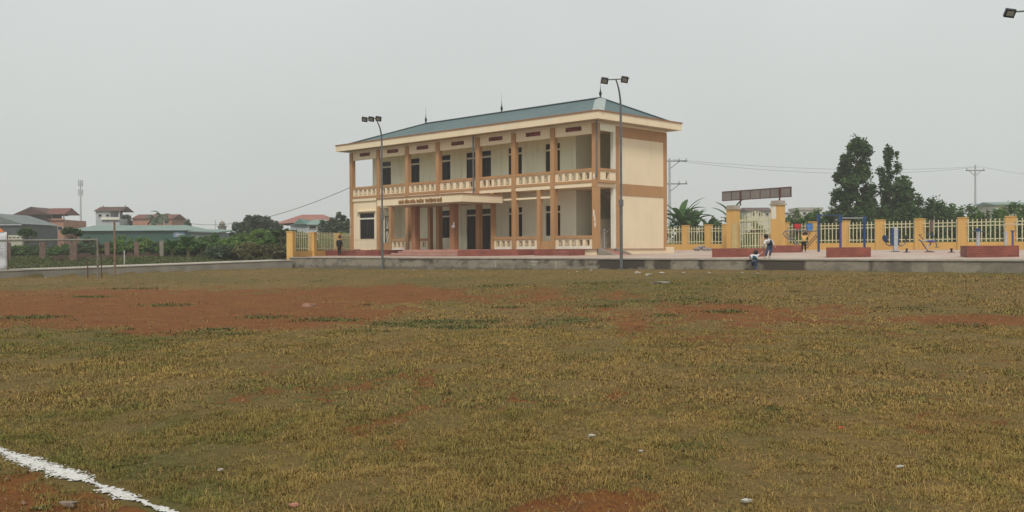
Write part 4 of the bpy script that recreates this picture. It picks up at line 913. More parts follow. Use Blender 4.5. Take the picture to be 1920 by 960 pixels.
tree(238,402,450,190,26,'','grey',1300,.38,'round tree between the white tower house and the red roof','far trees at left','round')
tree(635,399,470,120,44,'','grey',2600,.25,'open crowned tree left of the hall wall','far trees at left','round')
tree(655,410,470,118,34,'','grey',1700,.25,'tree half hidden by the hall left corner','far trees at left','round')
tree(608,412,470,124,30,'','grey',1300,.25,'slim tree right of the far villa','far trees at left','round')
def fallen_banana():
    for i,(x,yt,lab) in enumerate(((352,440,'banana plant with torn leaves before the grey shed'),(378,444,'dark leaning banana plant at the middle of the waste ground'),(322,448,'low banana plant by the last brick pillar'))):
        banana(x,yt,74,lab,8,30+i,1.25)
fallen_banana()
# brick pillars of an unfinished wall
for i,(x,yt,yb,D,wpx,lab) in enumerate(((15,452,484,66,9,'brick pillar next to the white banner'),(80,452,484,68,10,'brick pillar seen through the left of the net'),(138,451,490,66,12,'doubled brick pillar left of the goal post'),(201,453,482,72,8,'pale brick pillar left of the thin rusty pole'),(256,452,480,74,8,'red brick pillar before the warehouse wall'),(303,449,481,76,7,'whitish brick pillar at the end of the row'))):
    p=W(x,yb,D); z=float(ground_z(p.x,p.y)); zt=W(x,yt,D).z; r_=wpx/2/F*D
    mb=MB()
    for k in range(int((zt-z)/.13)+1):
        e=random.uniform(-.012,.012); mb.box(-r_+e,r_+e,-r_,r_,z*0+k*.13-.1,(k+1)*.13-.101)
    o=mb.build('brick_pillar',REDBRICK if i!=5 else CONC,loc=(p.x,p.y,z),rz=.3); tag(o,lab,'pillar','brick pillars of an unfinished wall')
mb=MB(); pts=[W(100,484,66),W(310,479,77)]
for i in range(24):
    t0=i/24;t1=(i+1)/24; p0=pts[0].lerp(pts[1],t0);p1=pts[0].lerp(pts[1],t1); hh=.35+.22*random.random()
    z0=float(ground_z(p0.x,p0.y)); mb.add([(p0.x,p0.y,z0-.2),(p1.x,p1.y,z0-.2),(p1.x,p1.y,z0+hh),(p0.x,p0.y,z0+hh),(p0.x,p0.y+.2,z0-.2),(p1.x,p1.y+.2,z0-.2),(p1.x,p1.y+.2,z0+hh),(p0.x,p0.y+.2,z0+hh)],[(0,1,2,3),(3,2,6,7),(5,4,7,6),(0,3,7,4),(1,5,6,2)])
tag(mb.build('brick_wall',REDBRICK),'crumbling low brick wall joining the unfinished pillars','wall')
# ------------------------------------------------------------------ far buildings
def hbox(x0,x1,ytop,D,depth,name,label,cat='house',rz=0.,base=.5):
    """an empty at the left front corner, returns (o,width,heightfn)"""
    a=W(x0,470,D); b=W(x1,470,D); o=empty(name,(a.x,a.y,base),rz,label=label,cat=cat); 
    return o,(b.x-a.x),(lambda y:EYE+(H((x0+x1)/2)-y)/F*D-base),F/D
RTILE=mat('red_clay_roof',(.17,.065,.05),(.12,.05,.04),.8,.8); DTILE=mat('brown_clay_roof',(.10,.05,.038),(.065,.035,.03),.8,.8)
ORW=mat('orange_rendered_wall',(.42,.21,.145),(.35,.17,.115),.5,.85); GW=mat('grey_blue_wall',(.42,.45,.47),(.34,.37,.38),.5,.85); GREYW=mat('dark_shed_sheet',(.07,.085,.09),(.05,.06,.065),.7,.7)
GRNR=ribbed('pale_green_sheet_roof',(.17,.24,.205),(.14,.205,.175),2); GRNW=ribbed('green_sheet_wall',(.04,.095,.075),(.032,.08,.065),2)
def windows(o,xs,z0,z1,w_=1.1,y=0,name='window'):
    for x in xs:
        f_=MB().box(x,x+w_,y-.08,y-.002,z0,z1).build(name,mat('window_surround',(.4,.38,.34),None),o); MB().box(x+.1,x+w_-.1,y-.10,y-.082,z0+.1,z1-.1).build('pane',GLASS,f_)
def gable(o,x0,x1,y0,y1,z0,zr,m,over=.4,along='x'):
    if along=='x':
        ym=(y0+y1)/2; vs=[(x0-over,y0-over,z0),(x1+over,y0-over,z0),(x1+over,y1+over,z0),(x0-over,y1+over,z0),(x0-over,ym,zr),(x1+over,ym,zr)]; fs=[(0,1,5,4),(2,3,4,5),(0,4,3),(1,2,5),(0,3,2,1)]
    else:
        xm=(x0+x1)/2; vs=[(x0-over,y0-over,z0),(x1+over,y0-over,z0),(x1+over,y1+over,z0),(x0-over,y1+over,z0),(xm,y0-over,zr),(xm,y1+over,zr)]; fs=[(0,4,5,3),(1,2,5,4),(0,1,4),(2,3,5),(0,3,2,1)]
    return MB().add(vs,fs).build('roof',m,o)
# brick house with roof terrace
o,w_,hz,k=hbox(60,120,400,170,9,'house','salmon brick house with a dark red roof and an open roof terrace')
MB().box(0,w_,0,9,0,hz(412)).build('wall',ORW,o); MB().box(-.2,w_+.2,-.3,.0,hz(413),hz(410)).build('terrace_rail',ORW,o)
windows(o,(1.0,3.0,4.6),hz(432),hz(424),.9)
for x in (w_*.3,w_*.6,w_-.15): MB().box(x,x+.15,.1,.3,hz(410),hz(402)).build('terrace_post',LGREY,o)
MB().add([(1.8,-.5,hz(402)),(w_+.3,-.5,hz(402)),(w_+.3,6,hz(402)),(1.8,6,hz(402)),(2.2,3,hz(389)),(w_+.1,3,hz(389))],[(0,1,5,4),(2,3,4,5),(1,2,5),(0,4,3),(0,3,2,1)]).build('roof',RTILE,o)
g=gable(o,-2.6,3.4,-.8,6,hz(403),hz(388),DTILE,.3,'y'); MB().box(-2.2,3.,-.4,5,0,hz(403)).build('wall',DTILE,o)
o,w_,hz,k=hbox(28,60,411,165,7,'house','low maroon roofed annex in front of the salmon brick house')
MB().box(0,w_+1,0,7,0,hz(425)).build('wall',mat('brown_wall',(.14,.09,.075),None),o); gable(o,0,w_+1,0,7,hz(425),hz(413),DTILE,.3,'y')
o,w_,hz,k=hbox(-30,40,400,150,12,'shed','dark sheet clad shed with a pale sloping roof at the far left')
MB().box(0,w_,0,12,0,hz(421)).build('wall',GREYW,o); gable(o,-w_*.7,w_,0,12,hz(420),hz(399),mat('pale_shed_roof',(.11,.13,.13),(.17,.19,.18),.6,.7),.3,'y')
MB().box(-1,w_+.2,-.3,.0,hz(422.5),hz(420.5)).build('gutter',LGREY,o)
# long row of pale arches under the shed
o,w_,hz,k=hbox(12,42,440,120,3,'garden_wall','pale garden wall with small vents left of the papaya tree','wall')
MB().box(0,w_,0,.3,0,hz(441)).build('wall',mat('pale_wall',(.45,.43,.34),None),o)
for i in range(4): MB().box(.35+i*.5,.65+i*.5,-.02,-.001,hz(446.5),hz(444.5)).build('vent',BLACK,o)
# white tower house
o,w_,hz,k=hbox(180,225,392,185,6,'house','white narrow house with a brown roof and an open top terrace')
MB().box(0,w_,0,6,0,hz(410)).build('wall',GW,o); MB().box(0,w_*.6,0,6,hz(410),hz(396)).build('upper_wall',GW,o); windows(o,(.5,1.95),hz(407),hz(401),.75)
MB().box(w_-.25,w_,0,.25,hz(410),hz(396)).build('terrace_post',GW,o); MB().box(w_*.25,w_+.1,-.4,.0,hz(412),hz(407.5)).build('balcony',WHITE,o)
gable(o,0,w_,0,6,hz(396),hz(386.5),DTILE,.35,'x')
for x in (.2,w_-.1): MB().tube([(x,3,hz(388)),(x,3,hz(384))],.08,5).build('roof_knob',DTILE,o)
o,w_,hz,k=hbox(249,322,401,188,8,'house','long low house with a bright red tiled roof')
MB().box(0,w_,0,8,0,hz(409)).build('wall',ORW,o); gable(o,0,w_,0,8,hz(410),hz(400.5),RTILE,.3,'x'); windows(o,(4.5,6.2),hz(420),hz(412),.9)
# green warehouse
o,w_,hz,k=hbox(150,361,421,135,16,'warehouse','long green sheet metal warehouse with a pale green roof','warehouse')
MB().box(0,w_,0,14,0,hz(432)).build('wall',GRNW,o)
MB().add([(-2.3,-.4,hz(432.5)),(w_+.2,-.4,hz(432.5)),(w_+.2,14,hz(432.5)),(-2.3,14,hz(432.5)),(-1,7,hz(420)),(w_-3.2,7,hz(420))],[(0,1,5,4),(2,3,4,5),(1,2,5),(0,4,3),(0,3,2,1)]).build('roof',GRNR,o)
sx=w_*(326-150)/211; MB().box(sx,sx+1.55,-.08,-.002,hz(445),hz(435)).build('sign_panel',mat('blue_white_sign',(.13,.20,.34),(.25,.32,.42),2,.6),o)
for i in range(3): MB().box(sx+.3,sx+.3+.4*(3-i),-.095,-.083,hz(443.2-i*2.4),hz(442.4-i*2.4)).build('sign_line',WHITE,o)
o,w_,hz,k=hbox(359,408,430,128,8,'shed','grey shed with a shallow green edged roof right of the warehouse')
MB().box(0,w_,0,8,0,hz(436)).build('wall',mat('grey_sheet_wall',(.26,.28,.27),(.2,.22,.21),.6,.7),o); MB().add([(-.3,-.4,hz(435)),(w_+.4,-.4,hz(437)),(w_+.4,8,hz(431)),(-.3,8,hz(429)),(-.3,-.4,hz(433)),(w_+.4,-.4,hz(435)),(w_+.4,8,hz(429)),(-.3,8,hz(427))],[(0,1,5,4),(4,5,6,7),(1,2,6,5),(0,4,7,3)]).build('roof',GRNR,o)
MB().tube([(2.6,2,hz(431)),(2.6,2,hz(412))],.05,5).build('mast',LGREY,o)
# small domed gateway
o,w_,hz,k=hbox(409,421,420,150,1,'shrine_tower','small weathered tower with a round dome right of the grey shed','tower')
MB().box(0,w_,0,w_,0,hz(425)).box(-.15,w_+.15,-.15,w_+.15,hz(425),hz(423.5)).build('tower_body',CONC,o); MB().lathe([(.40,0),(.5,.2),(.42,.5),(.2,.68),(.04,.75),(.02,1.0)],(w_/2,w_/2,hz(423.4))).build('dome',CONC,o,smooth=True)
# villa behind the left fence
o,w_,hz,k=hbox(545,620,400,140,10,'house','far villa with a faded red hipped roof and pale grey walls')
MB().box(0,w_,0,9,0,hz(420)).build('wall',GW,o)
MB().add([(-2.5,-.5,hz(420)),(w_+.3,-.5,hz(414)),(w_+.3,9,hz(414)),(-2.5,9,hz(420)),(.8,4,hz(400.5)),(w_-1.8,4,hz(400.5))],[(0,1,5,4),(2,3,4,5),(1,2,5),(0,4,3),(0,3,2,1)]).build('roof',mat('faded_red_roof',(.30,.13,.10),(.24,.11,.09),.7,.8),o)
windows(o,(3.,4.9),hz(434),hz(422),1.2)
o,w_,hz,k=hbox(553,598,409,130,6,'house','green roofed house with a white gable before the far villa')
MB().box(0,w_,0,6,0,hz(422)).build('wall',GW,o); gable(o,0,w_*.45,-.2,6,hz(421),hz(410),mat('teal_roof',(.12,.21,.18),None),.2,'y'); MB().add([(w_*.4,-.3,hz(421.5)),(w_+.2,-.3,hz(421.5)),(w_+.2,6,hz(409)),(w_*.4,6,hz(409))],[(0,1,2,3),(3,2,1,0)][:1]).build('roof',GRNR,o); windows(o,(1.9,),hz(430),hz(422.5),1.1)
# far houses at right
for (x0,x1,yt,yr,D,m,lab) in ((1402,1447,396,388,220,DTILE,'far house with a faded pink roof beyond the gate'),(1499,1541,394,389,230,CAPC,'far cream house with a flat roof right of the gate pillar'),(1472,1500,399,397,225,GRNR,'far low building with a blue green roof beside the cream house'),(1868,1935,384,377,170,GRNR,'far green roofed building at the right edge above the shrubs')):
    o,w_,hz,k=hbox(x0,x1,yt,D,8,'house',lab); MB().box(0,w_,0,8,0,hz(yt)).build('wall',mat('far_cream_wall',(.5,.48,.40),None),o)
    if m is CAPC: MB().box(-.3,w_+.3,-.3,8.3,hz(yt),hz(yr)).build('roof',m,o)
    else: gable(o,0,w_,0,8,hz(yt),hz(yr),m,.4,'x')
    windows(o,[w_*t for t in (.15,.45,.72)],hz(yt+9),hz(yt+3),.9)
# telecom mast
o=empty('telecom_mast',(W(152,450,230).x,230,.5),label='tall thin telecom mast with a cluster of antennas far at left',cat='mast'); zt=W(152,330,230).z
MB().tube([(0,0,0),(0,0,zt-2)],[.32,.16],8).build('mast_tube',LGREY,o)
mb=MB()
for a in range(6):
    for zz in (zt-5.2,zt-3,): mb.box(-.09,.09,-.08,.08,0,1.5,Matrix.Translation((.48*math.cos(a*1.05),.48*math.sin(a*1.05),zz)))
for zz in (zt-4.4,zt-2.4): mb.lathe([(.45,0),(.45,.1)],(0,0,zz),10)
mb.build('antenna_cluster',LGREY,o)
# ------------------------------------------------------------------ utility poles and wires
UP='overhead line poles at right'
def upole(x,yt,D,label,double=False):
    p=W(x,450,D); z=.85; zt=W(x,yt,D).z-z; o=empty('utility_pole',(p.x,p.y,z),label=label,cat='utility pole',group=UP)
    g=MB().tube([(0,0,-.2),(0,0,zt)],[.20,.13],8)
    if double: g.tube([(-.75,.2,-.2),(-.75,.2,zt)],[.20,.13],8)
    g.build('pole_shaft',LGREY,o)
    for zz,L_ in (((zt-.35,1.5),(zt-3.2,1.5)) if double else ((zt-.9,1.5),)):
        mb=MB().box(-L_,L_,-.07,.07,zz-.06,zz+.06) if not double else MB().box(-1.0,2.2,-.07,.07,zz-.06,zz+.06)
        c=mb.build('crossarm',STEEL,o)
        mb=MB(); 
        for t in ((-1.3,0,1.3) if not double else (-.9,1.2,2.1)): mb.lathe([(.05,0),(.12,.08),(.06,.16),(.11,.24),(.05,.34)],(t,0,zz+.06),8)
        mb.build('insulator',GRILLE,c)
        mb=MB().tube([(.1,0,zz-.8),(1.,0,zz)],.04,5).tube([(-.1,0,zz-.8),(-1.,0,zz)],.04,5) if not double else MB().tube([(.1,0,zz-.9),(1.3,0,zz)],.04,5)
        mb.build('brace',STEEL,o)
    return o
upole(1256,297,120,'double concrete utility pole with two crossarms rising beside the hall',True); upole(1829,309,150,'single utility pole with one crossarm above the shrubs at right')
def wire(pts,sag,label,r=.02,cat='cable',group=None):
    out_=[]
    a,b=pts
    for i in range(25):
        t=i/24; p=a.lerp(b,t); p.z-=sag*4*t*(1-t); out_.append(p)
    o=MB().tube([p-a for p in out_],r,4).build('cable',BLACK,loc=a); tag(o,label,cat,group)
wire((W(1262,299,120),W(1822,313,150)),.8,'upper power line sagging from the double pole to the single pole',.014,group='power lines')
wire((W(1264,301,119.5),W(1836,313,149.5)),1.3,'lower power line sagging from the double pole to the single pole',.014,group='power lines')
wire((W(1836,312,150),W(2200,335,175)),1.2,'power line leaving the single pole to the right',.014,group='power lines')
wire((W(659,351,73.3),W(322,412,130)),1.6,'thin black cable sagging from the hall left corner towards the warehouse',.022)
# ------------------------------------------------------------------ exercise equipment
def curve_pts(f,n=12): return [f(i/n) for i in range(n+1)]
def eq(name,x,y,label,rz=0):
    p=phit(x,y); o=empty(name,p,rz,label=label,cat='exercise equipment'); return o,p.y/F
# pull up bars: three posts at falling heights
o,k=eq('pull_up_bars',1576,471.5,'three blue posts joined by two pull up bars behind the middle planter')
def prx(x,D): return (x-1576)*k+( -(960-1576)*0)
hs=[(-41,(470-400.5)),(0,(470-401.5)),(45,(470-404.5))]
for dx,h in hs: MB().tube([(dx*k,0,-.2),(dx*k,0,h*k-.2)],.075,8).box(dx*k-.09,dx*k+.09,-.1,.1,(h-13)*k,h*k).build('post',BLUE,o)
MB().box(1.5*0-.1*0-.05,.05,-.085,-.06,-.1,(470-413)*k-.1).build('post_sleeve',PURPLE,o)
MB().tube([(-41*k,0,(hs[0][1]-1)*k),(0,0,(hs[1][1]-1)*k)],.028,6).build('bar',BLUE,o); MB().tube([(0,0,(hs[1][1]-6)*k),(45*k,0,(hs[2][1]-3)*k)],.028,6).build('bar',LGREY,o)
# sit up / dip frame at the left of them
o,k=eq('dip_frame',1500,470,'low blue and grey frame of curved handrails left of the pull up bars')
for dy in (-.28,.28):
    pts=[(-18*k,dy,20*k),(-27*k,dy,28*k),(-29*k,dy,33*k),(-26*k,dy,36.5*k),(-20*k,dy,37.5*k),(33*k,dy,36.5*k)]
    MB().tube(pts,.028,6).build('handrail',BLUE if dy>0 else STEEL,o); MB().tube([(-22*k,dy,33*k),(0,dy,6*k)],.03,6).build('slanted_leg',STEEL,o); MB().tube([(33*k,dy,30*k),(10*k,dy,4*k)],.03,6).build('slanted_leg',RUST,o)
    MB().tube([(-8*k,dy,-.05),(-8*k,dy,18*k)],.03,6).build('leg',STEEL,o)
# back to back press
o,k=eq('seated_press',1679,472,'white post with two round dark seats on blue arms')
MB().box(-.11,.11,-.08,.08,-.05,46*k).build('post',LGREY,o); MB().box(-.27,-.12,-.06,.06,12*k,44*k).box(.12,.2,-.06,.06,12*k,40*k).build('post_sleeve',BLUE,o); MB().lathe([(.25,0),(.25,.03)],(0,0,.0)).build('foot_plate',BLACK,o)
for s,m in ((-1,BLUE),(1,BLACK)):
    MB().tube([(0,0,13*k),(s*.38,0,12*k),(s*.52,0,14*k),(s*.58,0,20*k)],.032,6).build('arm',STEEL if s>0 else BLUE,o)
    MB().lathe([(.03,-.04),(.19,-.03),(.21,0),(.19,.03),(.03,.04)],(0,0,0),14).build('seat',m,o).matrix_local=Matrix.Translation((s*.60,0,25*k))@Matrix.Rotation(R(78),4,'Y')@Matrix.Rotation(R(20)*s,4,'X')
    MB().box(s*.2,s*.34,-.12,.12,9.*k,9.6*k).build('footrest',BLACK,o)
# rider
o,k=eq('rider_trainer',1743,473,'blue and grey seated rider trainer with angled tubes before the third fence bay')
tb=lambda pts,n_,m,r=.028: MB().tube([Vector((a*k,b,c*k)) for a,b,c in pts],r,6).build(n_,m,o)
tb([(-1,0,0),(-6,0,6),(-16,0,21),(-20,0,24)],'main_tube',STEEL,.035); tb([(-20,0,24),(-15,0,22),(0,0,21)],'seat_tube',LGREY); tb([(-22,-.15,33),(-14,-.15,24)],'handlebar',BLACK,.02); tb([(-22,-.15,33),(-13,.15,33.5)],'handlebar',BLACK,.02)
tb([(8,0,32),(11,0,22),(14,0,10)],'swing_arm',STEEL); tb([(0,.1,33),(8,.1,32)],'handlebar',BLUE,.03); tb([(0,0,15),(-7,0,3)],'support_tube',LGREY); tb([(4,0,22),(0,0,12)],'support_tube',BLUE)
MB().lathe([(.05,0),(.18,.02),(.2,.08),(.12,.14)],(3*k,0,18*k)).build('seat',PURPLE,o,smooth=True); MB().box(11*k,16*k,-.1,.1,9*k,10*k).build('pedal',BLACK,o); MB().lathe([(.32,0),(.1,.08)],(0,0,0)).build('foot_plate',RUST,o)
# wheel trainer on the last planter
o,k=eq('wheel_trainer',1834,470,'grey post carrying a flat blue hand wheel over the rightmost planter')
MB().tube([(0,0,-.1),(0,0,37*k)],.10,10).build('post',LGREY,o); MB().lathe([(.09,0),(.1,.1),(.06,.16)],(0,0,37*k)).build('hub',BLUE,o)
mb=MB(); rw_=.28; mb.tube([(rw_*math.cos(t*.5236),rw_*math.sin(t*.5236),36*k) for t in range(13)],.022,6)
for a in range(3): mb.tube([(0,0,36*k),(rw_*math.cos(a*2.1),rw_*math.sin(a*2.1),36*k)],.02,5)
mb.build('hand_wheel',BLUE,o)
o,k=eq('twist_stand',1893,470,'pair of grey and violet posts with an arched rail at the right edge')
MB().tube([(-5*k,.1,-.1),(-5*k,.1,36*k)],.085,8).build('post',LGREY,o); MB().tube([(4*k,-.1,-.1),(4*k,-.1,36*k)],.055,8).build('post',PURPLE,o); MB().lathe([(.12,0),(.12,.05)],(4*k,-.1,36*k)).build('post_cap',BLUE,o)
MB().tube([(-5*k,.1,37*k),(-9*k,.1,44*k),(-9*k,.1,48*k),(-6*k,.1,50*k),(24*k,.1,50*k)],.02,6).build('arched_rail',GRILLE,o)
for i,(x,lab) in enumerate(((1784,'small dark anchor bolt stub on the paving left of the rightmost planter'),(1808,'larger dark anchor bracket touching the rightmost planter'),(1700,'dark anchor stub behind the seated press'))):
    p=phit(x,473.5); s=.5 if i!=1 else 1
    o=MB().box(-.16*s-.06,.16*s+.06,-.1,.1,-.02,.03).box(-.04,.04,-.04,.04,.031,.12+.12*s).box(-.12*s,.12*s,-.03,.03,.12+.12*s,.16+.12*s).build('anchor_bracket',BLACK,loc=p); tag(o,lab,'bracket','anchor brackets left in the paving')
# cement bags / tarp heap
p=phit(1316,470); mb=MB(); rs_=random.Random(8)
def bag(mb,cx,cy,cz,lx,ly,lz,rz):
    M=Matrix.Translation((cx,cy,cz))@Matrix.Rotation(rz,4,'Z'); vs=[];fs=[];n=8;m_=5
    for j in range(m_+1):
        ph=-math.pi/2+math.pi*j/m_
        for i in range(n):
            th=2*math.pi*i/n; c=abs(math.cos(th))**.5*(1 if math.cos(th)>0 else -1); s=abs(math.sin(th))**.5*(1 if math.sin(th)>0 else -1); vs.append(M@Vector((lx*c*max(.25,math.cos(ph)),ly*s*max(.25,math.cos(ph)),lz*math.sin(ph)+rs_.uniform(-.02,.02))))
    for j in range(m_):
        for i in range(n): fs.append((j*n+i,j*n+(i+1)%n,(j+1)*n+(i+1)%n,(j+1)*n+i))
    mb.add(vs,fs)
BAGM=mat('dusty_sacking',(.30,.26,.24),(.16,.14,.14),5,.95)
for i,(dx,dy,dz,l) in enumerate(((-.35,0,.12,.32),(.3,.05,.10,.34),(0,.2,.26,.3),(.65,.0,.08,.2))):
    mb=MB(); bag(mb,0,0,0,l,.22,.13,rs_.uniform(-.4,.4)); o=mb.build('sack',BAGM,loc=(p.x+dx,p.y+dy,p.z+dz),smooth=True); tag(o,('dusty sack at the left end of the heap by the short fence','dusty sack in the middle of the heap by the short fence','dusty sack lying on top of the heap by the short fence','small dusty sack at the right end of the heap by the short fence')[i],'sack','sacks by the short fence')
# ------------------------------------------------------------------ people
def skin(name,verts,edges,radii,m,parent=None,sub=2,loc=None):
    me=bpy.data.meshes.new(name); me.from_pydata([tuple(v) for v in verts],edges,[]); o=bpy.data.objects.new(name,me); col.objects.link(o)
    o.modifiers.new('skin','SKIN'); sv=me.skin_vertices[0].data
    for i,r_ in enumerate(radii): sv[i].radius=(r_,r_) if not isinstance(r_,tuple) else r_
    sv[0].use_root=True; s=o.modifiers.new('sub','SUBSURF'); s.levels=s.render_levels=sub
    bpy.context.view_layer.update(); m2=bpy.data.meshes.new_from_object(o.evaluated_get(bpy.context.evaluated_depsgraph_get()))
    bpy.data.objects.remove(o); o=bpy.data.objects.new(name,m2); m2.materials.clear(); m2.materials.append(m); m2.shade_smooth(); m2.name=name
    col.objects.link(o); 
    if parent: o.parent=parent
    if loc is not None: o.location=loc
    return o
SKIN=mat('skin',(.38,.21,.14),None,rough=.6); HAIR=mat('black_hair',(.012,.01,.01),None,rough=.5); JEANS=mat('dark_blue_jeans',(.035,.055,.12),(.05,.08,.15),10,.9); WSH=mat('white_cloth',(.62,.62,.64),None)
TEAL=mat('teal_vest_cloth',(.02,.075,.10),None); NAVY=mat('navy_cloth',(.02,.03,.07),None); YEL=mat('yellow_shirt_cloth',(.62,.38,.12),None); BLK=mat('black_cloth',(.008,.008,.009),None)
def person(J,sc_,root,label,shirt,trousers,sleeve,hairlong=0,vest=None,face=Vector((0,-1,0)),coat=False):
    """J: joints (pelvis, chest, neck, head, shL,elL,haL, shR,elR,haR, hipL,knL,anL,toL, hipR,knR,anR,toR) world; sc_ = head height"""
    base=Vector(root); j={k:Vector(v)-base for k,v in J.items()}; hh=sc_
    names=['pelvis','chest','neck','head','shL','elL','haL','shR','elR','haR','hipL','knL','anL','toL','hipR','knR','anR','toR']
    ed=[('pelvis','chest'),('chest','neck'),('neck','head'),('chest','shL'),('shL','elL'),('elL','haL'),('chest','shR'),('shR','elR'),('elR','haR'),('pelvis','hipL'),('hipL','knL'),('knL','anL'),('anL','toL'),('pelvis','hipR'),('hipR','knR'),('knR','anR'),('anR','toR')]
    rad=dict(pelvis=.42,chest=.46,neck=.23,head=.42,sh=.22,el=.155,ha=.11,hip=.32,kn=.22,an=.14,to=.13)
    vs=[j[n_] for n_ in names]; top=j['head']+(j['head']-j['neck']).normalized()*hh*.32; vs.append(top)
    # hands: palm + five fingers each
    E=[(names.index(a),names.index(b)) for a,b in ed]+[(3,len(names))]
    rr=[rad[n_.rstrip('LR')]*hh for n_ in names]+[.32*hh]
    rr=[r_*.98 for r_ in rr]
    for sd_ in 'LR':
        ha=j['ha'+sd_]; el=j['el'+sd_]; d=(ha-el).normalized(); pal=ha+d*hh*.26; vs.append(pal); ip=len(vs)-1; rr.append(.13*hh); E.append((names.index('ha'+sd_),ip))
        s=d.cross(Vector((.3,1,.2))).normalized()
        for q in range(4):
            off=s*(q-1.5)*hh*.075; l=hh*(.28,.33,.31,.24)[q]; vs.append(pal+off+d*l*.5); vs.append(pal+off*1.15+d*l+face*l*.18); rr+= [.042*hh,.034*hh]; E+= [(ip,len(vs)-2),(len(vs)-2,len(vs)-1)]
        vs.append(pal+s*hh*.2-d*hh*.02); rr.append(.045*hh); E.append((ip,len(vs)-1)); 
    nose=j['head']+face*hh*.42; vs.append(nose); rr.append(.07*hh); E.append((3,len(vs)-1))
    b=skin('person',vs,E,rr,SKIN,loc=base); tag(b,label,'person')
    def cl(nm,keys,edges,rads,m): return skin(nm,[j[k] if isinstance(k,str) else k for k in keys],edges,[r_*hh for r_ in rads],m,b)
    # shirt with sleeves
    pl=j['pelvis'].lerp(j['chest'],.02)
    cl('shirt',[pl,'chest',j['chest'].lerp(j['neck'],.75),'shL',j['shL'].lerp(j['elL'],sleeve),'shR',j['shR'].lerp(j['elR'],sleeve)],[(0,1),(1,2),(1,3),(3,4),(1,5),(5,6)],[.52,.56,.30,.30,.23,.30,.23],shirt)
    if sleeve>=1:
        for s in 'LR': cl('sleeve',['el'+s,j['el'+s].lerp(j['ha'+s],.8)],[(0,1)],[.21,.17],shirt)
    if vest: cl('vest',[pl,'chest',j['chest'].lerp(j['neck'],.45)],[(0,1),(1,2)],[.66,.68,.46],vest)
    cl('trousers',['pelvis','hipL','knL',j['knL'].lerp(j['anL'],.85),'hipR','knR',j['knR'].lerp(j['anR'],.85),j['pelvis'].lerp(j['chest'],.3)],[(0,1),(1,2),(2,3),(0,4),(4,5),(5,6),(0,7)],[.60,.42,.28,.21,.42,.28,.21,.58],trousers)
    for s in 'LR': cl('shoe',['an'+s,'to'+s],[(0,1)],[.17,.18],shirt if False else mat('shoe_'+'x',(.3,.25,.22),None))
    up=(j['head']-j['neck']).normalized(); c=j['head']+up*hh*.12-face*hh*.10
    hb=MB(); zq=up.to_track_quat('Z','Y').to_matrix().to_4x4(); n_=14
    prof=[(.02,.56),(.26,.50),(.42,.34),(.49,.12),(.49,-.08),(.42,-.26-hairlong),(.30,-.34-hairlong)]
    hb.lathe([(a*hh,z*hh) for a,z in prof],(0,0,0),n_); Mh=Matrix.Translation(c-face*hh*.04)@zq; hb.v=[tuple(Mh@Vector(v)) for v in hb.v]
    hb.build('hair',HAIR,b,smooth=True)
    # eyes and mouth
    side=face.cross(up).normalized()
    for s in (-1,1): MB().lathe([(.01,-.03*hh),(.035*hh,0),(.01,.03*hh)],j['head']+face*hh*.41+side*s*hh*.16+up*hh*.05,8).build('eye',HAIR,b)
    MB().lathe([(.01,-.015*hh),(.06*hh,0),(.01,.015*hh)],j['head']+face*hh*.38-up*hh*.22,8).build('mouth',mat('lips',(.25,.08,.07),None),b)
    if coat: cl('coat',[j['pelvis'].lerp(j['knL'],.7),'pelvis','chest',j['chest'].lerp(j['neck'],.5)],[(0,1),(1,2),(2,3)],[.88,.84,.82,.5],BLK)
    return b
# child on the platform bending down, holding the hand of the child climbing up
DA=P(0,36.55); 
def wallD(x,q): return s_at(x,q)[1]
def jt(x,y,D,dy=0): v=W(x,y,D+dy); return v
D=wallD(1438,36.62); zA=float(plat_z(0,0)); 
hand=W(1429.5,470.5,wallD(1430,36.4))
fa=Vector((-.45,-.6,-.65)).normalized()
JA=dict(pelvis=jt(1444,459.5,D,.15),chest=jt(1441.5,451.5,D,-.06),neck=jt(1438.5,449,D,-.17),head=jt(1436.8,445,D,-.25),
 shL=jt(1436,451,D,-.28),elL=jt(1432.5,459.5,D,-.28),haL=hand+Vector((.06,.02,.10)),shR=jt(1446,451.5,D,.06),elR=jt(1449.5,456,D,.1),haR=jt(1452,460,D,.05),
 hipL=jt(1441.5,461.5,D,.05),knL=jt(1438,471.5,D,-.02),anL=jt(1435.5,481.5,D,.0),toL=jt(1433,483.2,D,-.12),hipR=jt(1446,461.5,D,.2),knR=jt(1445,471.5,D,.12),anR=jt(1443,481,D,.2),toR=jt(1441.5,483,D,.06))
person(JA,.2,(JA['anL'].x,JA['anL'].y,1.06),'child in white shirt and dark vest bending down to give a hand',WSH,JEANS,1,vest=NAVY,face=fa)
D=wallD(1416,36.28)-.25
JB=dict(pelvis=jt(1414.5,489,D),chest=jt(1414,481.5,D),neck=jt(1415.5,477.5,D,.02),head=jt(1416.8,473.8,D,.04),
 shL=jt(1408.5,479.5,D),elL=jt(1405.5,481,D,.1),haL=jt(1407,485,D,.2),shR=jt(1419,479.3,D),elR=jt(1424,477,D,.05),haR=hand+Vector((-.05,-.02,-.09)),
 hipL=jt(1411.5,491,D),knL=jt(1411,494,D,.2),anL=jt(1413,501,D,.12),toL=jt(1413.5,502.5,D,.22),hipR=jt(1416.5,491.5,D),knR=jt(1417.5,499.5,D,.02),anR=jt(1416.3,508,D,-.05),toR=jt(1415.3,510,D,.08))
person(JB,.2,(JB['anR'].x,JB['anR'].y,float(ground_z(JB['anR'].x,JB['anR'].y))),'child in teal vest seen from behind climbing the concrete wall from the grass',WSH,JEANS,.9,vest=TEAL,face=Vector((.15,.9,.3)).normalized(),hairlong=.1)
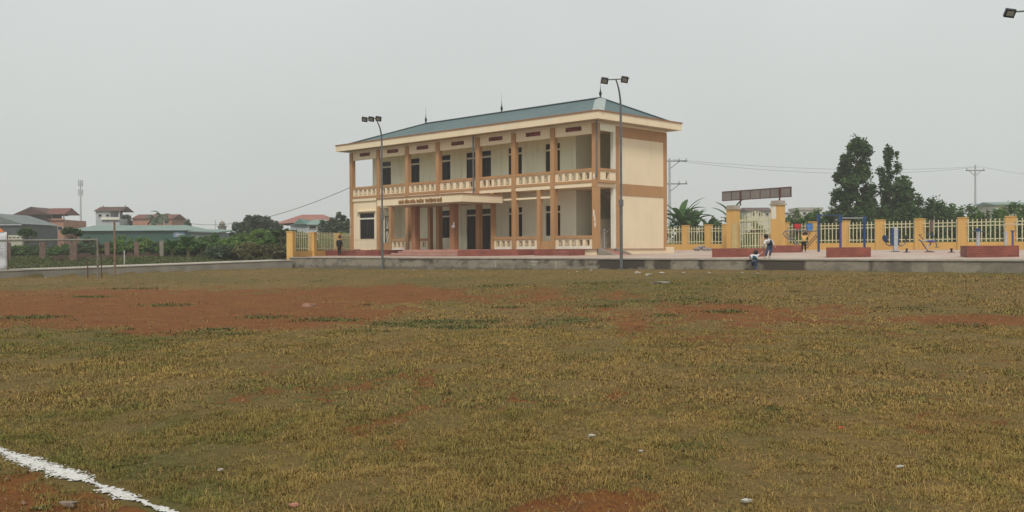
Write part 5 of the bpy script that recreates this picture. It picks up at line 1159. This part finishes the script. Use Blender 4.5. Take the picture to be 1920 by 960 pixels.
# child in yellow by the dip frame, arms raised to the head, seen from behind
D=58.; g=lambda x,y,dy=0: jt(x,y,D,dy); z_=float(plat_z((1510-960)/F*D,D)); yf=H(1510)+(EYE-z_)*F/D
JC=dict(pelvis=g(1507,454),chest=g(1507.5,446),neck=g(1509,441.5),head=g(1509.5,437.5),shL=g(1503.5,443),elL=g(1502,438.5),haL=g(1506,436,-.1),shR=g(1512.5,443),elR=g(1516.5,439.5),haR=g(1513.5,435.5,-.1),
 hipL=g(1504.8,456.5),knL=g(1504.5,464),anL=g(1504.5,yf-1.5),toL=g(1504,yf,.12),hipR=g(1509.4,456.5),knR=g(1510,464),anR=g(1510.3,yf-1.5),toR=g(1510.5,yf,.12))
person(JC,.21,(JC['anL'].x,JC['anL'].y,z_),'child in a yellow shirt with raised arms seen from behind at the curved frame',YEL,BLK,.5,face=Vector((.1,1,0)).normalized())
# figure in black near the left fence
D=69.; g=lambda x,y,dy=0: jt(x,y,D,dy)
JD=dict(pelvis=g(636,461),chest=g(636,451.5),neck=g(637.2,448),head=g(637.8,444.6),shL=g(632.6,452),elL=g(631.2,458),haL=g(632.5,463,-.1),shR=g(640,452),elR=g(641.5,458),haR=g(642.5,463,.1),
 hipL=g(634.5,463.5),knL=g(635,472,.05),anL=g(634,480.5),toL=g(635.5,482.5,-.05),hipR=g(638,463.5),knR=g(638.6,472,-.1),anR=g(637.8,480.5,-.05),toR=g(639.4,482.5,-.15))
person(JD,.225,(JD['anL'].x,JD['anL'].y,1.02),'person in a long black coat walking past the left fence of the yard',BLK,BLK,1,face=Vector((.85,-.3,0)).normalized(),coat=True,hairlong=.2)
# jackets hung up
def jacket(x,y,D,m,label,wd=.22,h=.36):
    p=W(x,y,D); mb=MB(); vs=[];fs=[];rs_=random.Random(int(x)); n=10;m_=6
    for j in range(m_+1):
        t=j/m_; w_=wd*(.55+.6*math.sin(math.pi*min(1,t*.8+.12)))
        for i in range(n): a=2*math.pi*i/n; vs.append((w_*math.cos(a)+rs_.uniform(-.015,.015),.09*math.sin(a),h*(1-t)-h+rs_.uniform(-.01,.01)))
    for j in range(m_):
        for i in range(n): fs.append((j*n+i,j*n+(i+1)%n,(j+1)*n+(i+1)%n,(j+1)*n+i))
    fs+=[tuple(range(n)),tuple(m_*n+i for i in range(n))[::-1]]
    mb.add(vs,fs); mb.tube([(-wd*.8,0,-.06),(-wd*1.25,.02,-h*.6)],[.06,.045],6); mb.tube([(wd*.8,0,-.06),(wd*1.2,.02,-h*.62)],[.06,.045],6)
    o=mb.build('jacket',m,loc=p,smooth=True); tag(o,label,'jacket')
jacket(1495.5,419.5,fl(1495.5)[1]-.3,mat('red_jacket_cloth',(.42,.03,.035),None),'red jacket hung over the fence top left of the blue one'); jacket(1519,419,fl(1519)[1]-.4,mat('blue_jacket_cloth',(.06,.17,.42),None),'bright blue jacket hung over the fence beside the pier',h=.5)
# small grey cloth stuck on the fence
p=W(1747,413,fl(1747)[1]-.1); o=MB().box(-.11,.11,-.01,.01,-.72,0).box(-.07,.13,-.03,-.012,-.5,-.1).build('cloth_rag',mat('grey_rag',(.15,.10,.09),(.10,.07,.065),6,.95),loc=p); tag(o,'dark grey rag hanging from the pickets of the third long fence bay','rag')
# ------------------------------------------------------------------ litter and stones
WP=mat('dirty_white_plastic',(.42,.40,.36),(.36,.34,.29),12,.7); ST=mat('dusty_stone',(.24,.19,.15),(.17,.13,.10),8,.9,.3)
def ghit(x,y):
    Y=(EYE)*F/(y-H(x))
    for _ in range(12): Y=(EYE-float(ground_z((x-960)/F*Y,Y)))*F/(y-H(x))
    return Vector(((x-960)/F*Y,Y,float(ground_z((x-960)/F*Y,Y))+.025))
def scrap(x,y,size,label,m=WP,name='litter_scrap',cat='litter',flat=.35):
    rs_=random.Random(int(x*3+y)); p=ghit(x,y); mb=MB(); n=8; vs=[];
    for ring,(rr,zz) in enumerate(((.4,flat),(1,.12),(.85,-.3))):
        for i in range(n): a=2*math.pi*i/n; q=rr*size*rs_.uniform(.55,1.15); vs.append((q*math.cos(a)*1.3,q*math.sin(a)*.7,size*zz*rs_.uniform(.5,1.4)))
    fs=[tuple(range(n))]
    for r_ in range(2):
        for i in range(n): fs.append((r_*n+i,(r_+1)*n+i,(r_+1)*n+(i+1)%n,r_*n+(i+1)%n))
    o=mb.add(vs,fs).build(name,m,loc=p); tag(o,label,cat,'small litter on the field' if m is WP else 'stones on the field'); return o
scrap(410,888,.020,'white scrap of litter in the grass right of the white line'); scrap(1107,823,.028,'crumpled white scrap on the grass right of centre'); scrap(1399,947,.028,'white folded scrap at the bottom right of the near bare patch')
scrap(1688,882,.022,'tiny white scrap low in the right grass'); scrap(1200,852,.018,'tiny pale scrap near the crumpled white one'); scrap(1575,808,.03,'orange red wrapper in the right grass',mat('orange_wrapper',(.5,.10,.05),None),flat=.2)
scrap(125,952,.045,'flat brown stone on the soil at the bottom left corner',ST,'stone','stone',.25); scrap(550,955,.03,'small reddish stone at the bottom edge',mat('reddish_stone',(.35,.17,.12),None),'stone','stone')
scrap(580,573,.20,'pale flat slab lying on the big red soil patch',mat('pinkish_slab',(.30,.17,.12),None),'stone','slab',.15); scrap(1236,537,.35,'thin pale stick like scrap on the far grass',CAPC,'stone','slab',.06)
WL=['pale rubble bit at the foot of the retaining wall below the %s']
spots=[(636,503,'left fence pier'),(648,504,'figure in black'),(700,504,'left planter'),(776,507,'entrance steps edge'),(850,507,'broken render corner'),(905,508,'entrance planter'),(1082,510,'low planter'),(1108,507.5,'right column of the hall'),(1195,512,'right floodlight pole'),(1215,516,'right end wall'),(1240,513,'hall right corner'),(1282,512,'short fence'),(1330,512,'sack heap'),(1392,512,'planter by the children'),(1470,512,'right gate pillar'),(1560,514,'pull up bars'),(1640,515,'seated press'),(1420,513,'climbing child'),(312,513,'waste ground bushes'),(85,521,'net'),(62,521,'left of the net')]
for x,y,nm in spots:
    scrap(x,y,.055 if x<1190 or x>1250 else .12,'pale rubble bit at the foot of the wall below the '+nm,mat('pale_rubble',(.34,.31,.25),None),'rubble_bit','rubble')
def pebbles():
    rs=np.random.RandomState(21); mb=MB(); k=0
    while k<900:
        Y=math.sqrt(rs.uniform(3.6**2,24**2)); X=Y*rs.uniform(-.62,.62)
        b_,g_,_,_,_=cover(np.array([X]),np.array([Y]))
        if rs.rand()>.12+.88*float(b_[0]): continue
        k+=1; s_=rs.uniform(.004,.013)*(1+Y*.035); z=float(ground_z(X,Y))+float(fbm(np.array([X*1.3]),np.array([Y*1.3]),3)[0]-.5)*.05+.002
        M=Matrix.Translation((X,Y,z))@Matrix.Rotation(rs.uniform(0,6),4,'Z'); q=[Vector((s_*1.4*math.cos(a)*rs.uniform(.6,1.1),s_*math.sin(a)*rs.uniform(.6,1.1),0)) for a in np.arange(5)*1.2566]
        mb.add([M@v for v in q]+[M@(v*.55+Vector((0,0,s_*.8))) for v in q],[(i,(i+1)%5,5+(i+1)%5,5+i) for i in range(5)]+[(5,6,7,8,9)])
    o=mb.build('pebbles',mat('field_pebbles',(.26,.17,.11),(.12,.06,.035),25,.9,lo=.45,hi=.55)); tag(o,'small loose clods and pebbles scattered over the bare soil','pebbles',kind='stuff')
pebbles()
# broken slab by the right pole
p=ghit(1170,506.5); mb=MB()
for i in range(9): 
    M=Matrix.Translation((random.uniform(-1.2,1.6),random.uniform(-.25,.25),random.uniform(-.02,.08)))@Matrix.Rotation(random.uniform(0,3),4,'Z')@Matrix.Rotation(random.uniform(-.5,.5),4,'Y'); mb.box(-.35,.35,-.18,.18,-.05,.04,M)
o=mb.build('rubble_heap',mat('mossy_rubble',(.20,.19,.13),(.12,.13,.07),5,.95),loc=p); tag(o,'mossy heap of broken slabs round the foot of the right floodlight pole','rubble',kind='stuff')
# tufts along the wall foot
# ------------------------------------------------------------------ haze
hz_=MB().box(-1500,1500,-300,2600,-2,22).build('haze',None); tag(hz_,kind='stuff'); 
hm=bpy.data.materials.new('haze_air'); hm.use_nodes=True; t=hm.node_tree; t.nodes.clear(); mo=t.nodes.new('ShaderNodeOutputMaterial'); pv=t.nodes.new('ShaderNodeVolumePrincipled')
pv.inputs['Color'].default_value=(.98,.99,1,1); pv.inputs['Density'].default_value=.0007; pv.inputs['Anisotropy'].default_value=0.0
t.links.new(pv.outputs[0],mo.inputs['Volume']); hz_.data.materials.append(hm); hz_.display_type='WIRE'
